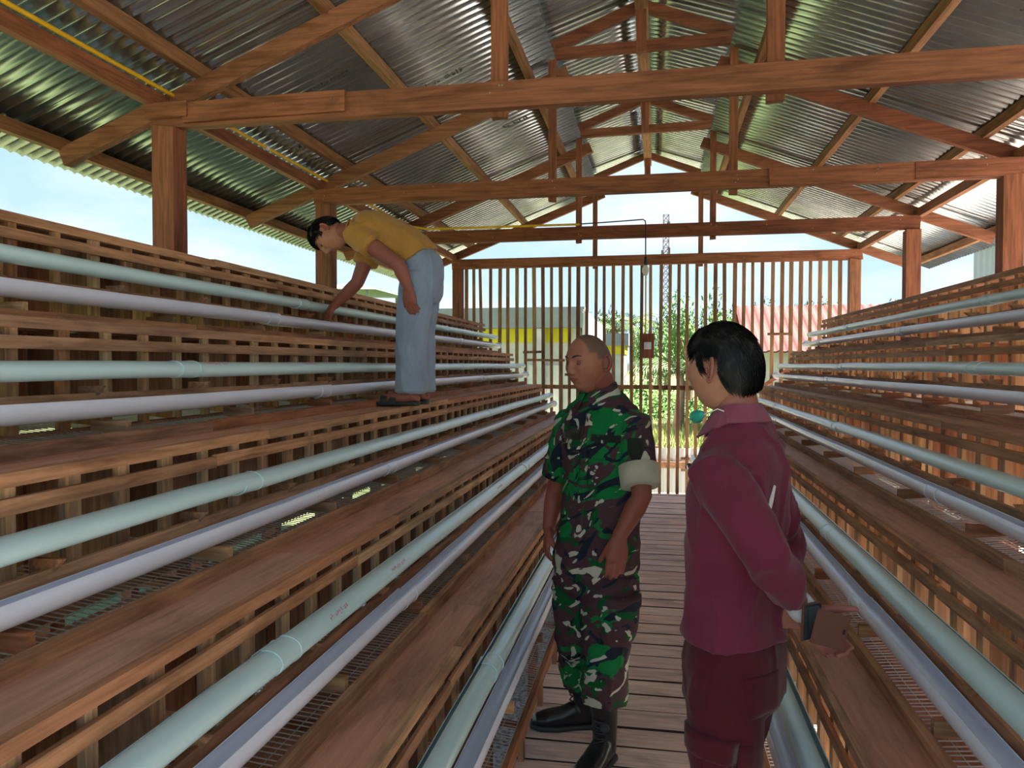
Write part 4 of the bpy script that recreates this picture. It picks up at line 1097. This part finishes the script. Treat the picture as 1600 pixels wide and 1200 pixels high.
        if nm == 'l':
            bm = bmesh.new(); c = Vector((an.x, an.y, .165))+Vector((.1, -1, 0)).normalized()*.052
            bmesh.ops.create_cone(bm, cap_ends=True, segments=24, radius1=.019, radius2=.016, depth=.006, matrix=Matrix.Translation(c) @ Matrix.Rotation(math.pi/2, 4, 'X'))
            bmesh.ops.create_cone(bm, cap_ends=True, segments=24, radius1=.010, radius2=.008, depth=.010, matrix=Matrix.Translation(c) @ Matrix.Rotation(math.pi/2, 4, 'X'))
            link('ankle_badge', mesh_of(bm, 'badge'), rubber, b)
soldier()

# ============ man in maroon, seen from behind his left shoulder
def maroon_man():
    F_ = Vector((-.89, .45, 0)).normalized(); S_ = Vector((-.45, -.89, 0)).normalized()   # S_: his left, toward the camera
    face = Vector((-.78, .62, -.02))
    root = thing('person', (.22, 2.12, 0), 'black-haired man in maroon long-sleeved shirt, hands behind his back holding a phone', 'person')
    hc = pt(1128, 574, 2.14); M = Matrix.Translation(hc) @ frame(face, (-.02, 0, 1)) @ Matrix.Scale(1.0, 4)
    P = {'jaw': .26, 'lid': .15, 'gaze': -.1, 'nose': .8}
    nk = pt(1152, 655, 2.14); chest = pt(1152, 770, 2.14); waist = pt(1150, 900, 2.13); pel = pt(1148, 1010, 2.13)
    shL = nk+S_*.155+Vector((.005, 0, -.125)); shR = nk-S_*.155+Vector((.005, 0, -.125))
    elL = pt(1196, 868, 1.90); wrL = pt(1254, 952, 2.02)
    elR = pt(1226, 862, 2.40); wrR = pt(1210, 946, 2.14)
    hipL, hipR = pel+S_*.08-Vector((0,0,.04)), pel-S_*.08-Vector((0,0,.04)); knL = pt(1138, 1230, 2.02); anL = Vector((knL.x+.02, knL.y, .09)); knR = pt(1128, 1225, 2.26); anR = Vector((knR.x+.02, knR.y+.02, .09))
    bm = bmesh.new()
    tube(bm, [hc+Vector((.025, -.005, -.04)), hc.lerp(nk, .6)+Vector((.012, 0, 0)), nk, nk.lerp(chest, .15)], [.054, .056, .062, .08], 20)
    loft(bm, interp([(nk, S_, F_, .065, .06), (nk+Vector((0, 0, -.07)), S_, F_, .105, .06), (nk+Vector((0, 0, -.13)), S_, F_, .14, .08), (chest, S_, F_, .145, .085), (waist, S_, F_, .125, .085), (pel, S_, F_, .13, .09), (pel-Vector((0, 0, .08)), S_, F_, .12, .085)]), 30)
    for sh, el, wr in ((shL, elL, wrL), (shR, elR, wrR)):
        tube(bm, [sh, sh.lerp(el, .5), el, el.lerp(wr, .35), el.lerp(wr, .8), wr], [.05, .045, .038, .038, .028, .025], 16)
    # left hand: palm to the camera, thumb over, fingers under the phone
    hand(bm, wrL, (.60, .06, -.72), (.12, -1, .05), (.8, 0, .6), (.62, .70, .74, .80), .98, .0, (.45, .80, .30), .10)
    hand(bm, wrR+Vector((-.045, -.045, .0)), Vector((1, -.18, -.10)), (.1, -.9, .1), (0, 0, 1), (.12, .14, .16, .2), .86, .02, (.8, .4, .1))
    for hp, kn, an in ((hipL, knL, anL), (hipR, knR, anR)):
        tube(bm, [hp, hp.lerp(kn, .5), kn, kn.lerp(an, .4), an], [.062, .062, .05, .048, .036], 16)
        tube(bm, [an, Vector((an.x, an.y, .04)), Vector((an.x, an.y, .035))+F_*.14], [.036, .035, .028], 12)
    solid(bm, 'body', .0055, 2, skinB, root, None, lambda b: add_head(b, M, P))
    face_parts(root, M, P, lipA)
    def reg(d):
        # thick short hair: fringe over the forehead, round the ear, tapered nape
        front = .36+.10*max(0, d.x)
        if d.y > 0: lim = .10+.42*sm(d.y, .10, .75)
        else: lim = .10-.60*sm(-d.y, .08, .55)
        if abs(d.x) > .80 and -.35 < d.y < .06: lim = .22
        if abs(d.x) > .6 and .06 <= d.y < .26: lim = -.06
        return max(0, (d.z-lim)/.22)
    comb = lambda d: Vector((d.x*.5, -.5 if d.y < .3 else .9, -.75 if d.z < .7 else -.1))
    hair_cap(root, M, P, reg, .0135, hairm, 'hair', 7000, 4, comb, .030)
    # shirt
    bm = bmesh.new(); hem = pel+Vector((.0, 0, .035))
    loft(bm, interp([(nk+Vector((.01, 0, .012)), S_, F_, .070, .066), (nk+Vector((.01, 0, -.035)), S_, F_, .110, .080), (nk+Vector((.012, 0, -.075)), S_, F_, .155, .098), (nk+Vector((.012, 0, -.13)), S_, F_, .178, .112), (chest+Vector((.006, 0, 0)), S_, F_, .180, .118), (chest.lerp(waist, .6)+Vector((.0, 0, 0)), S_, F_, .165, .116), (waist, S_, F_, .160, .116), (hem+Vector((0, 0, .03)), S_, F_, .168, .124), (hem, S_, F_, .168, .126)]), 40)
    cL = elL.lerp(wrL, .70); cR = elR.lerp(wrR, .72)
    for sh, el, cu in ((shL, elL, cL), (shR, elR, cR)):
        d = (cu-el).normalized()
        tube(bm, [sh.lerp(nk, .4)+Vector((0, 0, -.02)), sh, sh.lerp(el, .3), sh.lerp(el, .7), el, el.lerp(cu, .5), cu-d*.03, cu], [.045, .068, .071, .065, .060, .054, .050, .043], 22, False)
    shirt = solid(bm, 'maroon_shirt', .007, 3, maroon, root, fold(.010, 6.5, 5, (1.2, 1.2, .7)))
    # collar
    for s in (-1, 1):
        pts, wd = [], []
        for k in range(10):
            a = s*math.radians(8+k*19.5); dirv = F_*math.cos(a)+S_*math.sin(a)
            pts.append(nk+Vector((.008, 0, 0))+dirv*(.079+.014*math.cos(a))+Vector((0, 0, .020-.040*max(0, math.cos(a)))))
            wd.append(Vector((0, 0, 1))-dirv*.62)
        tag(polystrip(pts, wd, [.085, .082, .07, .06, .056, .054, .052, .052, .052, .052], .006, maroon_c, 'collar', root), 'lighter dusty maroon collar')
    # white side piping on the back
    bk = -F_
    pts = [pt(1232, 762, 2.02), pt(1231, 785, 2.0), pt(1226, 808, 1.99), pt(1219, 830, 1.98)]
    h = hug(shirt, [p for p in pts], (.75, -.66, 0))
    tag(polystrip([p+n_*.002 for p, n_ in h], [n_.cross(Vector((0, 0, 1))) for p, n_ in h], [.008, .014, .014, .010], .003, whitec, 'side_piping', root), 'white piping on the shirt side')
    # mask under the chin
    bm = bmesh.new(); mc = pt(1100, 652, 2.16)
    tube(bm, [mc+Vector((-.012, -.03, .008)), mc+Vector((-.02, .0, 0)), mc+Vector((-.012, .04, .004))], [.012, .018, .012], 12)
    tag(link('face_mask', solid_mesh(bm, .003, fold(.004, 45, 2)), maskm, root), 'green face mask pulled under the chin')
    tube_obj('mask_strap', [mc+Vector((-.005, -.035, .008)), nk+S_*.055+Vector((-.03, 0, .03)), nk+S_*.07+Vector((-.01, 0, .025))], .0018, whitec, root, 6)
    # trousers
    bm = bmesh.new()
    loft(bm, interp([(pel+Vector((0, 0, .07)), S_, F_, .150, .108), (pel-Vector((0, 0, .02)), S_, F_, .165, .124), (pel-Vector((0, 0, .12)), S_, F_, .162, .122), (pel-Vector((0, 0, .16)), S_, F_, .14, .10)]), 36)
    for hp, kn, an in ((hipL, knL, anL), (hipR, knR, anR)):
        tube(bm, [hp, hp.lerp(kn, .3), hp.lerp(kn, .7), kn, kn.lerp(an, .5), an+Vector((0, 0, -.02)), an+Vector((0, 0, -.035))], [.094, .098, .092, .084, .084, .086, .06], 22, False)
    tr = solid(bm, 'maroon_trousers', .007, 3, maroon_p, root, fold(.006, 8, 9, (1.1, 1.1, .8)))
    patch(tr, pel+bk*.1+S_*.075-Vector((0, 0, .075)), S_.cross(Vector((0, 0, 1))).cross(Vector((0, 0, 1))), (0, 0, 1), bk, .12, .10, maroon_p, 'back_pocket', root, .006)
    sd = (S_*.95+F_*.2).normalized(); fv = (F_-sd*F_.dot(sd)).normalized()
    kc = hipL.lerp(knL, .80)+sd*.09
    patch(tr, kc, fv, (0, 0, 1), sd, .17, .17, maroon_p, 'cargo_pocket', root, .014)
    patch(tr, kc+Vector((0, 0, .07)), fv, (0, 0, 1), sd, .18, .06, maroon_p, 'cargo_flap', root, .019)
    patch(tr, kc, fv, (0, 0, 1), sd, .012, .17, maroon_p, 'pocket_pleat', root, .018, 3, 8)
    # shoes
    for an in (anL, anR):
        g = Vector((an.x, an.y, 0)); fw = F_; s2 = S_; bm = bmesh.new()
        loft(bm, interp([(g-fw*.065+Vector((0, 0, .035)), s2, (0, 0, 1), .028, .033), (g-fw*.02+Vector((0, 0, .042)), s2, (0, 0, 1), .040, .040), (g+fw*.06+Vector((0, 0, .036)), s2, (0, 0, 1), .044, .035), (g+fw*.14+Vector((0, 0, .030)), s2, (0, 0, 1), .048, .029), (g+fw*.205+Vector((0, 0, .022)), s2, (0, 0, 1), .025, .02)]), 20)
        link('shoe', mesh_of(bm, 'shoe', True), rubber, root)
    # wrist band
    d = (wrL-elL).normalized(); c = wrL-d*.012; bm = bmesh.new(); tube(bm, [c-d*.024, c-d*.02, c+d*.006, c+d*.022, c+d*.025], [.026, .034, .036, .034, .026], 20, False)
    tag(link('wrist_band', mesh_of(bm, 'band', True), greyband, root), 'pale grey elastic wrist wrap')
    # phone in a brown folding case, held in his left hand: a thing of its own
    pc = pt(1296, 984, 1.955)
    ph = thing('phone', tuple(pc), 'smartphone in an open brown leather flip case, held behind the maroon shirt', 'phone')
    Rm = Matrix.Rotation(math.radians(13), 4, 'Y')
    a = Matrix.Translation(pc+Vector((.002, 0, 0))) @ Rm
    bm = bmesh.new(); box(bm, (0, 0, 0), (.078, .006, .086)); bmesh.ops.bevel(bm, geom=bm.edges[:], offset=.002, segments=2, affect='EDGES')
    link('case_cover', mesh_of(bm, 'case'), brownl, ph, a)
    b_ = Matrix.Translation(pc+Vector((-.040, .022, .012))) @ Matrix.Rotation(math.radians(48), 4, 'Z') @ Matrix.Rotation(math.radians(4), 4, 'Y')
    bm = bmesh.new(); box(bm, (0, 0, 0), (.074, .006, .090)); bmesh.ops.bevel(bm, geom=bm.edges[:], offset=.002, segments=2, affect='EDGES')
    link('case_back', mesh_of(bm, 'case'), brownl, ph, b_)
    bm = bmesh.new(); box(bm, (0, -.006, 0), (.066, .007, .082)); bmesh.ops.bevel(bm, geom=bm.edges[:], offset=.002, segments=2, affect='EDGES')
    link('phone_body', mesh_of(bm, 'phone'), glassm, ph, b_)
    bm = bmesh.new(); box(bm, (.030, -.0036, .004), (.006, .002, .012)); link('camera_hole', mesh_of(bm, 'hole'), glassm, ph, a)
def solid_mesh(bm, voxel, folds):
    bmesh.ops.recalc_face_normals(bm, faces=bm.faces[:]); me = bpy.data.meshes.new('m'); bm.to_mesh(me); bm.free()
    for _ in range(2):
        b = bmesh.new(); b.from_mesh(me); bmesh.ops.subdivide_edges(b, edges=b.edges[:], cuts=1, use_grid_fill=True); b.to_mesh(me); b.free()
    nr = [v.normal.copy() for v in me.vertices]
    for v, q in zip(me.vertices, nr): v.co += q*folds(v.co)
    for p in me.polygons: p.use_smooth = True
    return me
maroon_man()

# ============ man in mustard shirt, bending on the ledge of the third tier
def bending_man():
    zt = TOP[2]
    face = Vector((-.42, -.25, -.87)); 
    root = thing('person', (-1.42, 4.1, zt), 'man in mustard T-shirt and grey-blue trousers bending over on the left cage ledge', 'person')
    Y = 4.02
    F_ = Vector((-1, -.10, 0)).normalized(); S_ = Vector((.10, -1, 0)).normalized()   # S_: his left, toward the camera
    hip = pt(664, 420, Y+.02); mid = pt(634, 378, Y); ch = pt(588, 362, Y); nk = pt(549, 361, Y-.01)
    hc = pt(513, 368, Y-.02)
    M = Matrix.Translation(hc) @ frame((-.16, -.22, -.98), (-.97, -.02, .12)) @ Matrix.Scale(.94, 4)
    P = {'jaw': .28, 'lid': -.1, 'gaze': -.6}
    def perp(a, b):
        d = (b-a).normalized(); f = d.cross(S_); return f.normalized()
    shL = ch.lerp(nk, .50)+S_*.155+Vector((0, 0, -.04)); shR = ch.lerp(nk, .5)-S_*.155+Vector((-.0, 0, -.05))
    elL = pt(623, 414, Y-.22); wrL = pt(637, 448, Y-.20)
    elR = pt(558, 442, Y+.12); wrR = pt(523, 477, Y+.15)
    hL, hR = hip+S_*.085+Vector((-.02, 0, -.03)), hip-S_*.085+Vector((-.02, 0, -.03))
    knL, anL = pt(643, 520, Y-.07), pt(640, 610, Y-.07); knR, anR = pt(655, 520, Y+.10), pt(655, 606, Y+.10)
    anL.z = zt+.085; anR.z = zt+.085
    f1, f2, f3 = perp(mid, hip), perp(ch, mid), perp(nk, ch)
    bm = bmesh.new()
    tube(bm, [hc+Vector((.03, 0, .0)), hc.lerp(nk, .6), nk, nk.lerp(ch, .5)], [.052, .052, .058, .075], 18)
    loft(bm, interp([(nk, S_, f3, .06, .055), (nk.lerp(ch, .4), S_, f3, .15, .08), (ch, S_, f2, .15, .10), (mid, S_, f2, .135, .095), (hip, S_, f1, .15, .10)]), 30)
    for sh, el, wr in ((shL, elL, wrL), (shR, elR, wrR)):
        tube(bm, [sh, sh.lerp(el, .5), el, el.lerp(wr, .35), el.lerp(wr, .8), wr], [.05, .045, .038, .038, .029, .025], 16)
    hand(bm, wrL, pt(643, 480, Y-.19)-wrL, (.25, .9, 0), (-1, 0, -.3), (.35, .4, .45, .5), .95, .02, (.85, .35, .2))
    hand(bm, wrR, pt(503, 497, Y+.19)-wrR, (.3, .6, -.5), (.6, -.5, -.5), (.3, .35, .4, .45), 1.0, .0, (.7, .5, .3))
    for hp, kn, an in ((hL, knL, anL), (hR, knR, anR)):
        tube(bm, [hp, hp.lerp(kn, .5), kn, kn.lerp(an, .4), an], [.075, .068, .05, .046, .034], 16)
        g = Vector((an.x, an.y, zt+.05))
        tube(bm, [an, g+Vector((.02, 0, 0)), g+Vector((.035, 0, -.008))], [.034, .034, .026], 12)
        tube(bm, [g, g+F_*.07+Vector((0, 0, -.008)), g+F_*.14+Vector((0, 0, -.018)), g+F_*.165+Vector((0, 0, -.02))], [.036, .036, .028, .018], 12)
        for q in range(5):
            s_ = (q-2)*.014*(1 if an is anL else -1); tube(bm, [g+F_*.14+S_*s_+Vector((0, 0, -.02)), g+F_*(.195-.006*abs(q-1))+S_*s_*1.25+Vector((0, 0, -.024))], [.011, .008], 8)
    solid(bm, 'body', .0055, 2, skinC, root, None, lambda b: add_head(b, M, P))
    face_parts(root, M, P, lipA)
    def reg(d):
        if d.y > 0: lim = .12+.38*sm(d.y, .10, .7)
        else: lim = .10-.50*sm(-d.y, .10, .6)
        if abs(d.x) > .80 and -.35 < d.y < .06: lim = .24
        if abs(d.x) > .6 and .06 <= d.y < .22: lim = .02
        return max(0, (d.z-lim)/.25)
    hair_cap(root, M, P, reg, .014, hairm, 'hair', 3500, 9, lambda d: Vector((d.x*.4, .9, -.2)), .032)
    # T-shirt
    bm = bmesh.new()
    belly = Vector((-.01, 0, -.03))
    hemc = hip.lerp(mid, .12)+Vector((-.03, 0, .035))
    loft(bm, interp([(nk+(ch-nk)*.0, S_, f3, .068, .062), (nk.lerp(ch, .28), S_, f3, .135, .085), (nk.lerp(ch, .6), S_, f3, .18, .108), (ch+belly*.6, S_, f2, .186, .128), (ch.lerp(mid, .5)+belly, S_, f2, .178, .132), (mid+belly, S_, f2, .170, .126), (hemc, S_, f1, .172, .122), (hemc+(hip-mid)*.05, S_, f1, .172, .122)]), 40)
    cL = shL.lerp(elL, .42); cR = shR.lerp(elR, .50)
    for sh, cu in ((shL, cL), (shR, cR)):
        tube(bm, [sh.lerp(nk.lerp(ch, .5), .4), sh, sh.lerp(cu, .4), cu, cu+(cu-sh)*.04], [.05, .066, .070, .072, .066], 20, False)
    solid(bm, 'mustard_shirt', .007, 3, mustard, root, fold(.008, 7.5, 1, (1, 1, 1)))
    bm = bmesh.new(); pts = []
    for k in range(19):
        a = 2*math.pi*k/18; dd = (nk-ch).normalized(); sv = S_; fv = f3; pts.append(nk+dd*.008+sv*.066*math.cos(a)+fv*.060*math.sin(a))
    tube(bm, pts, .006, 8, False); link('neckband', mesh_of(bm, 'neckband', True), mustard, root)
    # trousers
    bm = bmesh.new()
    loft(bm, interp([(hip.lerp(mid, .35), S_, f1, .150, .100), (hip.lerp(mid, .05), S_, f1, .162, .105), (hip+Vector((0, 0, -.035)), S_, F_, .165, .100), (hip+Vector((-.01, 0, -.14)), S_, F_, .158, .100), (hip+Vector((-.02, 0, -.19)), S_, F_, .135, .09)]), 36)
    for hp, kn, an, k in ((hL, knL, anL, 1), (hR, knR, anR, 0)):
        lo = an+Vector((.01, 0, -.005))
        tube(bm, [hp, hp.lerp(kn, .3), hp.lerp(kn, .7), kn, kn.lerp(lo, .5), lo, lo-Vector((0, 0, .012))], [.094, .098, .092, .086, .084, .088, .07], 22, False)
    tr = solid(bm, 'grey_blue_trousers', .007, 3, denim, root, fold(.007, 8, 4, (1.2, 1.2, .6)))
    patch(tr, hip+S_*.15+Vector((-.05, 0, -.05)), (.4, 0, -.9), (.9, 0, .4), S_, .15, .006, denim, 'pocket_seam', root, .006, 12, 2)
    for an in (anL, anR):   # sandals
        g = Vector((an.x, an.y, zt)); bm = bmesh.new()
        loft(bm, interp([(g+Vector((.055, 0, .013)), S_, (0, 0, 1), .020, .012), (g+Vector((.035, 0, .014)), S_, (0, 0, 1), .038, .014), (g+F_*.06+Vector((0, 0, .012)), S_, (0, 0, 1), .040, .012), (g+F_*.15+Vector((0, 0, .013)), S_, (0, 0, 1), .048, .013), (g+F_*.215+Vector((0, 0, .018)), S_, (0, 0, 1), .026, .012)]), 20, 4)
        sn = link('sandal', mesh_of(bm, 'sandal', True), rubber, root)
        for q in (.085, .135):
            c = g+F_*q+Vector((0, 0, .035)); pts = [c+S_*.047*math.cos(a)+Vector((0, 0, -.02+.042*math.sin(a))) for a in [math.pi*k/10 for k in range(11)]]
            polystrip(pts, F_, .034, .004, rubber, 'sandal_strap', sn)
bending_man()
